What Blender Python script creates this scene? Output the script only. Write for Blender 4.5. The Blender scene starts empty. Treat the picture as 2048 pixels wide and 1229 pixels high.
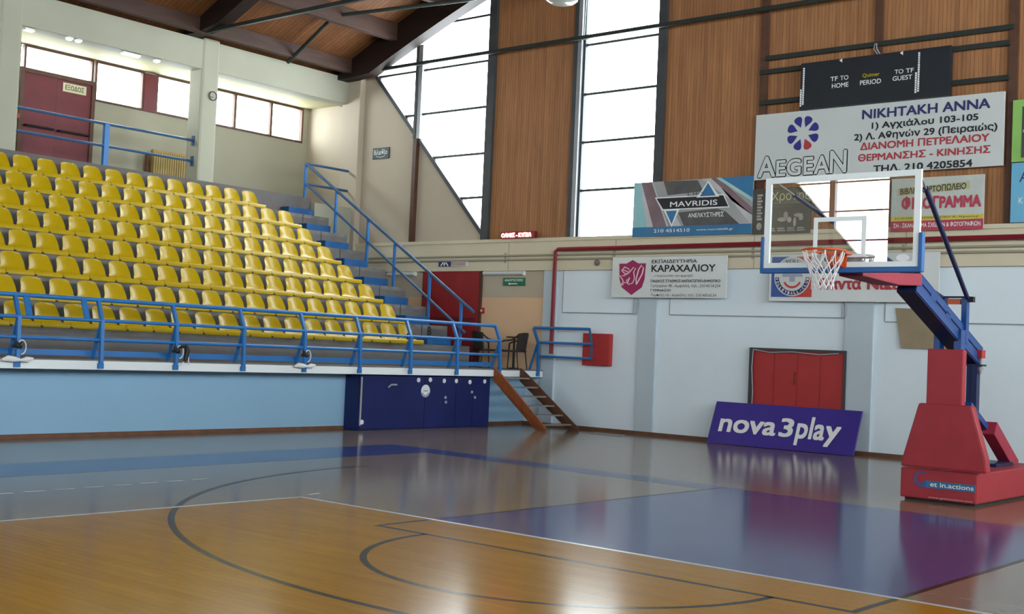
import bpy, bmesh, math, random
from mathutils import Matrix, Vector
S = bpy.context.scene
COL = S.collection
random.seed(7)

# ------------------------------------------------------------------ camera, sky, exposure
cam_d = bpy.data.cameras.new('camera')
cam = bpy.data.objects.new('camera', cam_d)
COL.objects.link(cam)
cam_d.sensor_width = 36.0
cam_d.lens = 36.0 * 2465.877 / 2048.0
cam_d.clip_end = 400
RX = Vector((0.77101574, 0.63533527, 0.04340313))
UX = Vector((-0.01146427, -0.05429749, 0.99845899))
FX = Vector((-0.63671289, 0.77032518, 0.03458056))
M = Matrix(((RX.x, UX.x, -FX.x, 6.0386), (RX.y, UX.y, -FX.y, -14.24358), (RX.z, UX.z, -FX.z, 1.75754), (0, 0, 0, 1)))
cam.matrix_world = M
S.camera = cam

W = bpy.data.worlds.new('overcast_sky')
S.world = W
W.use_nodes = True
bg = W.node_tree.nodes['Background']
bg.inputs['Color'].default_value = (0.90, 0.965, 1.0, 1)
bg.inputs['Strength'].default_value = 9.6
W.cycles.sampling_method = 'MANUAL'
W.cycles.sample_map_resolution = 64

S.view_settings.view_transform = 'Standard'
S.view_settings.look = 'None'
S.view_settings.gamma = 1.0
S.view_settings.use_curve_mapping = False
S.view_settings.exposure = 0.92
S.cycles.use_denoising = True
S.cycles.denoiser = 'OPENIMAGEDENOISE'
S.cycles.max_bounces = 10
S.cycles.diffuse_bounces = 6
S.cycles.glossy_bounces = 4
S.cycles.transparent_max_bounces = 16
S.cycles.sample_clamp_indirect = 12.0
S.cycles.caustics_reflective = False
S.cycles.caustics_refractive = False


def portal(loc, sx, sy, rot):
    """A window opening, marked for the renderer's daylight sampling (gives no light of its own)."""
    d = bpy.data.lights.new('daylight_portal', 'AREA')
    d.shape = 'RECTANGLE'
    d.size, d.size_y = sx, sy
    d.cycles.is_portal = True
    o = bpy.data.objects.new('daylight_portal', d)
    COL.objects.link(o)
    o.location = loc
    o.rotation_euler = rot


PI = math.pi
YB, YF = 8.8, -33.3          # the wall in view and the wall behind the camera
for yy, r in ((YB + .14, (-PI / 2, 0, 0)), (YF - .14, (PI / 2, 0, 0))):
    for cx, sx, z0, z1 in ((-16, 4.6, 4.4, 10.6), (-10.05, 2.4, 4.4, 12), (10.05, 2.4, 4.4, 12)):
        portal((cx, yy, (z0 + z1) / 2), sx, z1 - z0, r)
portal((-20.98, -12.25, 7.83), 1.1, 42, (0, -PI / 2, 0))
portal((13.3, -12.25, 7.15), 6.3, 42, (0, PI / 2, 0))

# ------------------------------------------------------------------ materials
MATS = {}


def mat(name, col, rough=.6, spec=.4, var=0.0, vscale=3.0, metal=0.0, bump=0.0, bscale=40., stretch=(1, 1, 1), col2=None, coat=0.0):
    if name in MATS:
        return MATS[name]
    m = bpy.data.materials.new(name)
    m.use_nodes = True
    nt = m.node_tree
    b = nt.nodes['Principled BSDF']
    b.inputs['Roughness'].default_value = rough
    b.inputs['Specular IOR Level'].default_value = spec
    b.inputs['Metallic'].default_value = metal
    b.inputs['Coat Weight'].default_value = coat
    tc = nt.nodes.new('ShaderNodeTexCoord')
    mp = nt.nodes.new('ShaderNodeMapping')
    mp.inputs['Scale'].default_value = stretch
    nt.links.new(tc.outputs['Object'], mp.inputs['Vector'])
    nz = nt.nodes.new('ShaderNodeTexNoise')
    nz.inputs['Scale'].default_value = vscale
    nz.inputs['Detail'].default_value = 5
    nt.links.new(mp.outputs['Vector'], nz.inputs['Vector'])
    mx = nt.nodes.new('ShaderNodeMix')
    mx.data_type = 'RGBA'
    c2 = col2 or tuple(c * (1 - var) for c in col)
    mx.inputs['A'].default_value = (*col, 1)
    mx.inputs['B'].default_value = (*c2, 1)
    rp = nt.nodes.new('ShaderNodeMapRange')
    rp.inputs['From Min'].default_value = .35
    rp.inputs['From Max'].default_value = .7
    nt.links.new(nz.outputs['Fac'], rp.inputs['Value'])
    nt.links.new(rp.outputs['Result'], mx.inputs['Factor'])
    nt.links.new(mx.outputs['Result'], b.inputs['Base Color'])
    if bump:
        n2 = nt.nodes.new('ShaderNodeTexNoise')
        n2.inputs['Scale'].default_value = bscale
        nt.links.new(tc.outputs['Object'], n2.inputs['Vector'])
        bp = nt.nodes.new('ShaderNodeBump')
        bp.inputs['Strength'].default_value = bump
        bp.inputs['Distance'].default_value = .01
        nt.links.new(n2.outputs['Fac'], bp.inputs['Height'])
        nt.links.new(bp.outputs['Normal'], b.inputs['Normal'])
    MATS[name] = m
    return m


def glass_mat(name, ior=1.5, tint=(1, 1, 1), rough=0.0):
    m = bpy.data.materials.new(name)
    m.use_nodes = True
    nt = m.node_tree
    nt.nodes.remove(nt.nodes['Principled BSDF'])
    out = nt.nodes['Material Output']
    t = nt.nodes.new('ShaderNodeBsdfTransparent')
    t.inputs['Color'].default_value = (*tint, 1)
    g = nt.nodes.new('ShaderNodeBsdfGlossy')
    g.inputs['Roughness'].default_value = rough
    f = nt.nodes.new('ShaderNodeFresnel')
    f.inputs['IOR'].default_value = ior
    x = nt.nodes.new('ShaderNodeMixShader')
    ge = nt.nodes.new('ShaderNodeNewGeometry')
    inv = nt.nodes.new('ShaderNodeMath')
    inv.operation = 'SUBTRACT'
    inv.inputs[0].default_value = 1.0
    nt.links.new(ge.outputs['Backfacing'], inv.inputs[1])
    mu = nt.nodes.new('ShaderNodeMath')
    mu.operation = 'MULTIPLY'
    nt.links.new(f.outputs[0], mu.inputs[0])
    nt.links.new(inv.outputs[0], mu.inputs[1])
    nt.links.new(mu.outputs[0], x.inputs[0])
    nt.links.new(t.outputs[0], x.inputs[1])
    nt.links.new(g.outputs[0], x.inputs[2])
    nt.links.new(x.outputs[0], out.inputs[0])
    MATS[name] = m
    return m


def emis(name, col, st):
    m = bpy.data.materials.new(name)
    m.use_nodes = True
    b = m.node_tree.nodes['Principled BSDF']
    b.inputs['Base Color'].default_value = (*col, 1)
    b.inputs['Emission Color'].default_value = (*col, 1)
    b.inputs['Emission Strength'].default_value = st
    MATS[name] = m
    return m


def plank_mat(name, c1, c2, gap, width, axis, rough=.55, spec=.3, grain=(8, 8, .6), length=30., coat=0., vary=.25):
    """Boards: brick texture laid so that the boards run along one axis, with streaky grain."""
    m = bpy.data.materials.new(name)
    m.use_nodes = True
    nt = m.node_tree
    b = nt.nodes['Principled BSDF']
    b.inputs['Roughness'].default_value = rough
    b.inputs['Specular IOR Level'].default_value = spec
    b.inputs['Coat Weight'].default_value = coat
    tc = nt.nodes.new('ShaderNodeTexCoord')
    sp = nt.nodes.new('ShaderNodeSeparateXYZ')
    cb = nt.nodes.new('ShaderNodeCombineXYZ')
    nt.links.new(tc.outputs['Object'], sp.inputs[0])
    along, across = {'z': ('Z', 'X'), 'x': ('X', 'Y'), 'y': ('Y', 'X')}[axis]
    nt.links.new(sp.outputs[along], cb.inputs['X'])
    nt.links.new(sp.outputs[across], cb.inputs['Y'])
    br = nt.nodes.new('ShaderNodeTexBrick')
    br.inputs['Scale'].default_value = 1.0
    br.inputs['Brick Width'].default_value = length
    br.inputs['Row Height'].default_value = width
    br.inputs['Mortar Size'].default_value = gap
    br.inputs['Mortar Smooth'].default_value = .3
    br.inputs['Color1'].default_value = (*c1, 1)
    br.inputs['Color2'].default_value = (*c2, 1)
    br.inputs['Mortar'].default_value = (*[c * .45 for c in c2], 1)
    nt.links.new(cb.outputs[0], br.inputs['Vector'])
    mp = nt.nodes.new('ShaderNodeMapping')
    mp.inputs['Scale'].default_value = grain
    nt.links.new(tc.outputs['Object'], mp.inputs['Vector'])
    nz = nt.nodes.new('ShaderNodeTexNoise')
    nz.inputs['Scale'].default_value = 1.0
    nz.inputs['Detail'].default_value = 6
    nz.inputs['Roughness'].default_value = .65
    nt.links.new(mp.outputs['Vector'], nz.inputs['Vector'])
    rp = nt.nodes.new('ShaderNodeMapRange')
    rp.inputs['From Min'].default_value = .3
    rp.inputs['From Max'].default_value = .7
    rp.inputs['To Min'].default_value = 1 - vary
    rp.inputs['To Max'].default_value = 1 + vary * .7
    nt.links.new(nz.outputs['Fac'], rp.inputs['Value'])
    vm = nt.nodes.new('ShaderNodeVectorMath')
    vm.operation = 'SCALE'
    nt.links.new(br.outputs['Color'], vm.inputs[0])
    nt.links.new(rp.outputs['Result'], vm.inputs['Scale'])
    nt.links.new(vm.outputs['Vector'], b.inputs['Base Color'])
    MATS[name] = m
    return m


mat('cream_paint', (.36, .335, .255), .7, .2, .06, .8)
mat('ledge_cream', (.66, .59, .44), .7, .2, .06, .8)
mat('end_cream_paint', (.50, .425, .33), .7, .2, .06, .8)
mat('beam_paint', (.38, .37, .29), .7, .2, .08, .8)
mat('soffit_paint', (.42, .38, .22), .7, .2, .05, 1)
mat('peach_paint', (.74, .49, .30), .7, .2, .08, .9)
mat('lower_paint', (.75, .84, .91), .6, .25, .05, .7)
mat('blue_white_paint', (.27, .45, .62), .55, .25, .06, .5)
mat('pilaster_paint', (.50, .58, .64), .6, .25, .05, 1)
mat('white_paint', (.74, .78, .80), .5, .3, .05, 1)
mat('concrete', (.20, .19, .18), .85, .2, .45, 2.2, bump=.3, bscale=25)
mat('riser_concrete', (.135, .14, .135), .85, .2, 0, 1.1, col2=(.15, .115, .11), bump=.3, bscale=25, stretch=(1, 3.4, 3.4))
mat('brown_trim', (.17, .075, .04), .5, .3, .3, 4)
mat('dark_frame', (.055, .06, .065), .5, .3, .2, 3)
mat('grey_steel', (.30, .31, .33), .45, .4, .15, 3, metal=.3)
mat('green_black_steel', (.025, .032, .028), .5, .3, .2, 3)
mat('brown_steel', (.11, .05, .03), .5, .3, .3, 3)
mat('maroon_paint', (.15, .018, .024), .5, .35, .25, 2)
mat('door_red', (.30, .018, .022), .45, .4, .15, 2)
mat('bright_red', (.42, .026, .026), .45, .4, .12, 2)
mat('pad_red', (.37, .030, .042), .5, .35, .12, 4, bump=.12, bscale=30)
mat('pad_crimson', (.36, .03, .06), .5, .35, .15, 4)
mat('pipe_red', (.22, .012, .022), .4, .4, .15, 3)
mat('seat_yellow', (.45, .30, .004), .27, .3, .10, 1.2)
mat('clip_dark', (.05, .035, .012), .6, .3)
mat('rail_blue', (.018, .155, .44), .38, .5, .12, 2)
mat('rail_slate', (.035, .10, .21), .4, .45, .15, 2)
mat('step_blue', (.015, .10, .28), .6, .3, .25, 3)
mat('stand_blue', (.010, .058, .235), .35, .5, .12, 3)
mat('stand_navy', (.010, .018, .075), .4, .45, .1, 3)
mat('pad_blue', (.02, .12, .36), .45, .4, .1, 5)
mat('locker_navy', (.010, .018, .115), .4, .35, .25, 1.2)
mat('sticker_white', (.78, .78, .82), .5, .3)
mat('sticker_grey', (.33, .34, .42), .5, .3)
mat('stair_brown_lit', (.30, .085, .025), .5, .35, .3, 3, stretch=(6, 6, 1))  # left stringer's wood, with the light on it put into the colour
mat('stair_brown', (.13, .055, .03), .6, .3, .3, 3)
mat('tread_grey', (.22, .20, .18), .6, .3, .3, 3)
mat('plywood', (.33, .26, .17), .6, .3, .15, 3)
mat('rattan', (.035, .026, .022), .6, .3, .4, 60)
mat('black_plastic', (.012, .012, .014), .5, .35)
mat('scoreboard_black', (.012, .016, .022), .4, .4, .2, 2)
mat('sign_grey_white', (.58, .61, .60), .45, .4, .04, 1)
mat('letter_navy', (.035, .035, .14), .5, .3)
mat('letter_blue', (.035, .03, .22), .5, .3)
mat('letter_red', (.42, .045, .06), .5, .3)
mat('letter_black', (.02, .02, .025), .5, .3)
mat('letter_white', (.80, .82, .83), .5, .3)
mat('letter_cream', (.62, .56, .34), .5, .3)
mat('letter_yellow', (.50, .36, .01), .5, .3)
mat('banner_white', (.68, .71, .71), .5, .3, .06, 2, bump=.25, bscale=2.5)
mat('shield_maroon', (.33, .02, .10), .5, .3)
mat('logo_pink', (.72, .48, .55), .5, .3)
mat('mav_grey', (.28, .28, .28), .4, .4, 0, .9, col2=(.42, .42, .42), stretch=(1, 1, 1))
mat('mav_dark', (.10, .095, .095), .4, .4, .4, 2)
mat('mav_light', (.55, .55, .56), .4, .4, .2, 2)
mat('mav_mauve', (.22, .14, .16), .4, .4, .3, 2)
mat('mav_cyan', (.16, .48, .58), .4, .4, 0, 1.5, col2=(.45, .60, .55), stretch=(1, 1, .2))
mat('mav_blue', (.025, .17, .36), .4, .4, .2, 1.5)
mat('poster_dark', (.07, .066, .058), .4, .4, .5, 2)
mat('poster_olive', (.17, .155, .10), .4, .4, .4, 3)
mat('poster_pale', (.42, .38, .33), .4, .4, .4, 6)
mat('poster_cream', (.50, .48, .28), .5, .3, .1, 3)
mat('poster_yellow', (.62, .52, .10), .5, .3)
mat('poster_red', (.48, .06, .10), .5, .3, .1, 3)
mat('poster_grey', (.55, .58, .54), .5, .3, .12, 3)
mat('poster_green', (.27, .52, .13), .5, .3, .15, 3)
mat('poster_sky', (.16, .45, .66), .5, .3, .15, 1)
mat('nova_purple', (.055, .035, .28), .35, .4, .15, 1.5, bump=.4, bscale=1.6)
mat('sign_green', (.02, .16, .08), .5, .3)
mat('sign_pale', (.60, .57, .36), .5, .3)
mat('logo_blue', (.05, .10, .33), .5, .3)
mat('logo_red', (.52, .06, .05), .5, .3)
mat('rim_orange', (.62, .085, .015), .4, .5, .1, 3)
mat('net_white', (.72, .70, .70), .8, .2)
mat('board_white', (.78, .83, .84), .4, .4)
mat('chrome', (.55, .55, .56), .3, .5, metal=.8)
mat('radiator_tan', (.36, .25, .08), .6, .3, .2, 3)
mat('lamp_white', (.80, .82, .80), .4, .4)
mat('lamp_glass', (.55, .60, .58), .2, .5)
mat('cord_white', (.70, .70, .70), .7, .2)
mat('wire_grey', (.35, .35, .37), .5, .3)
emis('tube_glow', (1.0, .95, .78), 1.6)
emis('led_glow', (1.0, .30, .30), 5.0)
mat('led_case', (.16, .008, .012), .4, .4)
glass_mat('window_glass', 1.4, (.97, .99, .99))
glass_mat('board_glass', 2.4, (.96, .98, .97))
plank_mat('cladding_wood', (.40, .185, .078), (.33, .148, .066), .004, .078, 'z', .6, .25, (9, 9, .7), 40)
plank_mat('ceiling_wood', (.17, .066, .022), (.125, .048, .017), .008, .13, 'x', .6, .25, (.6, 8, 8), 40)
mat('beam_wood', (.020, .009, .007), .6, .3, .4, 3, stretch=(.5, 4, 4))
mat('purlin_wood', (.060, .028, .019), .6, .3, .3, 3, stretch=(3, .4, 3))
plank_mat('floor_orange', (.39, .185, .005), (.36, .168, .004), .0012, .09, 'x', .16, .04, (.9, 5, 5), 1.6, vary=.12)
plank_mat('floor_tan', (.22, .165, .11), (.195, .145, .10), .0012, .09, 'x', .14, .2, (.9, 5, 5), 1.6, vary=.12)
mat('court_blue', (.035, .055, .20), .14, .16, .15, 2, stretch=(.4, 2, 1))
mat('court_line_dark', (.028, .027, .02), .17, .05, .2, 4)
mat('court_line_white', (.55, .60, .64), .25, .2, .1, 4)

# ------------------------------------------------------------------ mesh helpers
RM = {}                       # world matrix of every root / part


class MB:
    k = 0

    def __init__(s, xf=None):
        s.v, s.f, s.m, s.mats, s.xf, s.cur = [], [], [], [], xf, 0

    def use(s, name):
        if name not in s.mats:
            s.mats.append(name)
        s.cur = s.mats.index(name)
        return s

    def add(s, vs, fs):
        b = len(s.v)
        s.v += [Vector(p) for p in vs]
        for f in fs:
            s.f.append([b + i for i in f])
            s.m.append(s.cur)
        return s

    def box(s, x0, x1, y0, y1, z0, z1):
        x0, x1 = min(x0, x1), max(x0, x1)
        y0, y1 = min(y0, y1), max(y0, y1)
        z0, z1 = min(z0, z1), max(z0, z1)
        MB.k = (MB.k + 1) % 7          # hair's-breadth size differences: no two faces lie in the same plane
        e = .00025 * MB.k
        x0, x1, y0, y1, z0, z1 = x0 - e, x1 + e, y0 - e, y1 + e, z0 - e, z1 + e
        return s.add([(x0, y0, z0), (x1, y0, z0), (x1, y1, z0), (x0, y1, z0), (x0, y0, z1), (x1, y0, z1), (x1, y1, z1), (x0, y1, z1)],
                     [(0, 3, 2, 1), (4, 5, 6, 7), (0, 1, 5, 4), (1, 2, 6, 5), (2, 3, 7, 6), (3, 0, 4, 7)])

    def bar(s, p, q, w, h, up=(0, 0, 1)):
        p, q = Vector(p), Vector(q)
        d = (q - p).normalized()
        u = Vector(up)
        u = (u - d * u.dot(d)).normalized()
        r = d.cross(u)
        c = [(-1, -1), (1, -1), (1, 1), (-1, 1)]
        vs = [p + r * (a * w / 2) + u * (b * h / 2) for a, b in c] + [q + r * (a * w / 2) + u * (b * h / 2) for a, b in c]
        return s.add(vs, [(0, 1, 2, 3), (7, 6, 5, 4), (0, 4, 5, 1), (1, 5, 6, 2), (2, 6, 7, 3), (3, 7, 4, 0)])

    def tube(s, pts, r, n=8, closed=False):
        P = [Vector(p) for p in pts]
        k = len(P)
        rs = r if isinstance(r, (list, tuple)) else [r] * k
        vs = []
        prev = None
        for i in range(k):
            if closed:
                d = (P[(i + 1) % k] - P[i - 1])
            else:
                d = P[min(i + 1, k - 1)] - P[max(i - 1, 0)]
            d.normalize()
            if prev is None:
                a = Vector((0, 0, 1)) if abs(d.z) < .9 else Vector((1, 0, 0))
            else:
                a = prev
            a = (a - d * a.dot(d)).normalized()
            prev = a
            b = d.cross(a)
            vs += [P[i] + (a * math.cos(t) + b * math.sin(t)) * rs[i] for t in [2 * PI * j / n for j in range(n)]]
        fs = []
        for i in range(k if closed else k - 1):
            o, q = i * n, ((i + 1) % k) * n
            fs += [(o + j, o + (j + 1) % n, q + (j + 1) % n, q + j) for j in range(n)]
        if not closed:
            fs += [tuple(range(n - 1, -1, -1)), tuple(range((k - 1) * n, k * n))]
        return s.add(vs, fs)

    def poly(s, pts):
        return s.add(pts, [tuple(range(len(pts)))])

    def prism(s, pts, vec):
        n = len(pts)
        v = Vector(vec)
        P = [Vector(p) for p in pts]
        return s.add(P + [p + v for p in P], [tuple(range(n)), tuple(range(2 * n - 1, n - 1, -1))] + [(i, i + n, (i + 1) % n + n, (i + 1) % n) for i in range(n)])

    def lathe(s, c, prof, n=20, axis='z'):
        c = Vector(c)
        vs = []
        for r, h in prof:
            for j in range(n):
                t = 2 * PI * j / n
                p = {'z': (r * math.cos(t), r * math.sin(t), h), 'y': (r * math.cos(t), h, r * math.sin(t)), 'x': (h, r * math.cos(t), r * math.sin(t))}[axis]
                vs.append(c + Vector(p))
        fs = []
        for i in range(len(prof) - 1):
            o = i * n
            fs += [(o + j, o + (j + 1) % n, o + n + (j + 1) % n, o + n + j) for j in range(n)]
        fs += [tuple(range(n)), tuple(range((len(prof) - 1) * n, len(prof) * n))]
        return s.add(vs, fs)

    def build(s, name, material=None, parent=None, smooth=False, bevel=0.0, local=False):
        me = bpy.data.meshes.new(name)
        inv = RM[parent.name].inverted() if parent is not None else Matrix()
        vs = []
        for p in s.v:
            q = s.xf @ p if s.xf is not None else p
            vs.append(p if local else inv @ q)
        me.from_pydata([tuple(v) for v in vs], [], s.f)
        names = s.mats or [material]
        for n in names:
            me.materials.append(MATS[n])
        if s.mats:
            me.polygons.foreach_set('material_index', s.m)
        bm = bmesh.new()
        bm.from_mesh(me)
        bmesh.ops.recalc_face_normals(bm, faces=bm.faces)
        if bevel:
            bmesh.ops.bevel(bm, geom=[e for e in bm.edges if len(e.link_faces) == 2 and e.calc_face_angle(0) > .6], offset=bevel, segments=2, affect='EDGES', profile=.6)
        bm.to_mesh(me)
        bm.free()
        if smooth:
            me.polygons.foreach_set('use_smooth', [True] * len(me.polygons))
            me.set_sharp_from_angle(angle=.7)
        o = bpy.data.objects.new(name, me)
        COL.objects.link(o)
        if parent is not None:
            o.parent = parent
            RM[o.name] = RM[parent.name].copy()
        else:
            RM[o.name] = Matrix()
        return o


def B(*a):
    return MB().box(*a)


def tag(o, label, cat, group=None, kind=None):
    o['label'] = label
    o['category'] = cat
    if group:
        o['group'] = group
    if kind:
        o['kind'] = kind
    return o


def thing(name, label, cat, loc=(0, 0, 0), group=None, xf=None):
    o = bpy.data.objects.new(name, None)
    COL.objects.link(o)
    o.empty_display_size = .2
    m = Matrix.Translation(Vector(loc))
    if xf is not None:
        m = xf @ m
    o.matrix_world = m
    RM[o.name] = m
    return tag(o, label, cat, group)


def struct(o):
    o['kind'] = 'structure'
    return o


def sroot(name, loc=(0, 0, 0)):
    o = bpy.data.objects.new(name, None)
    COL.objects.link(o)
    o.location = loc
    RM[o.name] = Matrix.Translation(Vector(loc))
    return struct(o)


def label(o, t):
    o['label'] = t
    return o


LATIN = str.maketrans('ΑΒΕΖΗΙΚΜΝΟΡΤΥΧο', 'ABEZHIKMNOPTYXo')     # same letter forms, cleaner outlines


def fontmesh(s, bold=0.0, spacing=1.0):
    cu = bpy.data.curves.new('lettering', 'FONT')
    cu.body = s.translate(LATIN)
    cu.offset = 0
    cu.space_character = spacing
    cu.resolution_u = 4
    ob = bpy.data.objects.new('lettering', cu)
    COL.objects.link(ob)
    dg = bpy.context.evaluated_depsgraph_get()
    dg.update()
    me = bpy.data.meshes.new_from_object(ob.evaluated_get(dg))
    bpy.data.objects.remove(ob)
    bpy.data.curves.remove(cu)
    bm = bmesh.new()               # fill triangles kept a hair apart
    bm.from_mesh(me)
    bmesh.ops.split_edges(bm, edges=bm.edges[:])
    for i, f in enumerate(bm.faces):
        for v in f.verts:
            v.co.z += .00008 * (i % 6)
    bm.to_mesh(me)
    bm.free()
    if bold:                       # heavier strokes: the same glyphs printed again slightly shifted
        bm = bmesh.new()
        bm.from_mesh(me)
        src = bm.faces[:]
        n = 8 if bold > .04 else 4
        for i in range(n):
            r = bmesh.ops.duplicate(bm, geom=src)
            a = 2 * PI * (i + .5) / n
            off = Vector((bold * math.cos(a), bold * math.sin(a), .0007 * (i + 1)))
            for e in r['geom']:
                if isinstance(e, bmesh.types.BMVert):
                    e.co += off
        bm.to_mesh(me)
        bm.free()
    return me


def text(s, box, place, material, parent, name='lettering', bold=0.0, spacing=1.0, lab=None, shear=0.0):
    """Flat print fitted to box = (u0, u1, v0, v1); place(u, v) gives the point on the printed surface."""
    me = fontmesh(s, bold, spacing)
    xs = [v.co.x for v in me.vertices]
    ys = [v.co.y for v in me.vertices]
    x0, x1, y0, y1 = min(xs), max(xs), min(ys), max(ys)
    ext = [(min(me.vertices[i].co.x for i in p.vertices), max(me.vertices[i].co.x for i in p.vertices)) for p in me.polygons]
    inv = RM[parent.name].inverted()
    c = place(box[0], box[2])
    nrm = (place(box[0] + 1, box[2]) - c).cross(place(box[0], box[2] + 1) - c).normalized()
    for v in me.vertices:
        a, b = (v.co.x - x0) / (x1 - x0), (v.co.y - y0) / (y1 - y0)
        v.co = inv @ (nrm * v.co.z + place(box[0] + (box[1] - box[0]) * a + shear * (b - .5), box[2] + (box[3] - box[2]) * b))
    # every printed word is a piece of its own
    spans = []
    for p, (lo, hi) in sorted(zip(range(len(me.polygons)), ext), key=lambda q: q[1][0]):
        if spans and lo - spans[-1][1] < .17:
            spans[-1][1] = max(spans[-1][1], hi)
            spans[-1][2].append(p)
        else:
            spans.append([lo, hi, [p]])
    first = None
    for sp_ in spans:
        keep = set(sp_[2])
        bm = bmesh.new()
        bm.from_mesh(me)
        bm.faces.ensure_lookup_table()
        bmesh.ops.delete(bm, geom=[f for f in bm.faces if f.index not in keep], context='FACES')
        m2 = bpy.data.meshes.new(name)
        bm.to_mesh(m2)
        bm.free()
        m2.materials.append(MATS[material])
        o = bpy.data.objects.new(name, m2)
        COL.objects.link(o)
        o.parent = parent
        RM[o.name] = RM[parent.name].copy()
        if lab:
            o['label'] = lab
        first = first or o
    bpy.data.meshes.remove(me)
    return first


def on_y(y):
    return lambda u, v: Vector((u, y, v))


def disc(mb, cx, y, cz, r, n=24, d=.004, rz=None):
    return mb.prism([(cx + r * math.cos(2 * PI * i / n), y, cz + (rz or r) * math.sin(2 * PI * i / n)) for i in range(n)], (0, d, 0))


def ringxz(mb, cx, y, cz, r0, r1, n=40, a0=0, a1=2 * PI):
    k = n
    for i in range(k):
        t, u = a0 + (a1 - a0) * i / k, a0 + (a1 - a0) * (i + 1) / k
        mb.poly([(cx + r0 * math.cos(t), y, cz + r0 * math.sin(t)), (cx + r1 * math.cos(t), y, cz + r1 * math.sin(t)),
                 (cx + r1 * math.cos(u), y, cz + r1 * math.sin(u)), (cx + r0 * math.cos(u), y, cz + r0 * math.sin(u))])
    return mb


# ------------------------------------------------------------------ floor with court markings
TH = -0.0161
CT = Matrix.Rotation(TH, 4, 'Z')          # the court lies a touch askew of the walls


def cpt(x, y, z=0):
    return CT @ Vector((x, y, z))


fl = MB()
fl.use('floor_tan').poly([(-12.6, YF, 0), (13, YF, 0), (13, YB, 0), (-12.6, YB, 0)])


def quad(m, pts, z):
    fl.use(m).poly([cpt(x, y, z) for x, y in pts])


def strip(m, x0, x1, y0, y1, z):
    quad(m, [(x0, y0), (x1, y0), (x1, y1), (x0, y1)], z)


def arc(m, cx, cy, r, w, a0, a1, z, n=72):
    for i in range(n):
        t, u = a0 + (a1 - a0) * i / n, a0 + (a1 - a0) * (i + 1) / n
        quad(m, [(cx + (r - w / 2) * math.cos(t), cy + (r - w / 2) * math.sin(t)), (cx + (r + w / 2) * math.cos(t), cy + (r + w / 2) * math.sin(t)),
                 (cx + (r + w / 2) * math.cos(u), cy + (r + w / 2) * math.sin(u)), (cx + (r - w / 2) * math.cos(u), cy + (r - w / 2) * math.sin(u))], z)


VX0, VX1, VY = -4.51, 4.49, -5.035
strip('floor_orange', VX0, VX1, VY - 18, VY, .0006)
quad('court_blue', [(-2.45, VY), (2.45, VY), (2.45, .28), (-2.45, .72)], .0008)
quad('court_blue', [(-9.3, 1.15), (-2.45, .78), (-2.45, .22), (-8.0, .52)], .0008)
quad('court_blue', [(-7.65, -7.0), (-8.02, .52), (-9.4, 1.15), (-9.0, -6.5)], .0010)
quad('court_blue', [(-7.65, -7.0), (-9.0, -6.5), (-8.9, -30), (-7.55, -30)], .0010)
arc('court_line_dark', 0, -1.575, 6.80, .065, PI + .04, 2 * PI - .04, .0012, 110)
arc('court_line_dark', 0, -5.8, 1.80, .06, PI, 2 * PI, .0012, 60)
strip('court_line_dark', -2.45, 2.45, -5.83, -5.77, .0012)
for sx in (-1, 1):
    strip('court_line_dark', sx * 2.45 - .028, sx * 2.45 + .028, -5.83, .5 if sx > 0 else .7, .0013)
strip('court_line_white', VX0 - .03, VX1 + .03, VY - .03, VY + .03, .0016)
strip('court_line_white', VX0 - .03, VX0 + .03, VY - 18, VY, .0016)
strip('court_line_white', VX1 - .03, VX1 + .03, VY - 18, VY, .0016)
quad('court_line_white', [(VX0 - .13, VY + .20), (VX0 - .07, VY + .20), (VX0 - .13, VY + .42), (VX0 - .19, VY + .42)], .0016)
for i in range(14):
    y0 = -5.01 + .13 - .374 * i
    x = -6.45 - (y0 + 5.0) * .068
    strip('court_line_white', x - .028, x + .028, y0 - .24, y0, .0016)
struct(fl.build('floor'))
gr = MB()
for i in range(8):
    gr.bar((-9.75 + i * .1, 7.78, .008), (-9.75 + i * .1, 7.98, .008), .04, .016)
gr.box(-9.8, -9.0, 7.76, 7.78, 0, .018).box(-9.8, -9.0, 7.98, 8.0, 0, .018)
tag(gr.build('floor_grate', 'grey_steel'), 'small flat metal grate in the floor near the white back wall', 'grate')

# ------------------------------------------------------------------ roof
ZA = lambda x: 12.88 - .0125 * x * x          # underside of the arches
NX = 48
XS = [-19.4 + 38.8 * i / NX for i in range(NX + 1)]
rf = MB()
for i in range(NX):
    a, b = XS[i], XS[i + 1]
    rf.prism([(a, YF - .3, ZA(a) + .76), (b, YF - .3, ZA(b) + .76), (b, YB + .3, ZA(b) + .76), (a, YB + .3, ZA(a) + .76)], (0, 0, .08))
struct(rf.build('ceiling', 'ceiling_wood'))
BAY = 5.15
ARCHES = [8.38] + [3.47 - BAY * k for k in range(7)] + [YF + .42]
for y in ARCHES:
    a = MB()
    w = .18
    vs, fs = [], []
    for i, x in enumerate(XS):
        z0, z1 = max(ZA(x) + (.2 if 8 > y > YF + 1 else 0), 9.0 if y < 8 else 8.87), ZA(x) + .78
        z1 = max(z1, z0 + .1)
        vs += [(x, y - w, z0), (x, y + w, z0), (x, y + w, z1), (x, y - w, z1)]
    for i in range(NX):
        o = i * 4
        fs += [(o + j, o + (j + 1) % 4, o + 4 + (j + 1) % 4, o + 4 + j) for j in range(4)]
    fs += [(0, 1, 2, 3), (NX * 4 + 3, NX * 4 + 2, NX * 4 + 1, NX * 4)]
    a.add(vs, fs)
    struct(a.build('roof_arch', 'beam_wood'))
for k in range(23):
    x = -18.55 + 1.68 * k
    struct(B(x - .085, x + .085, YF, YB, max(ZA(x) + .34, 9.0), ZA(x) + .78).build('roof_purlin', 'purlin_wood'))
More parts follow.
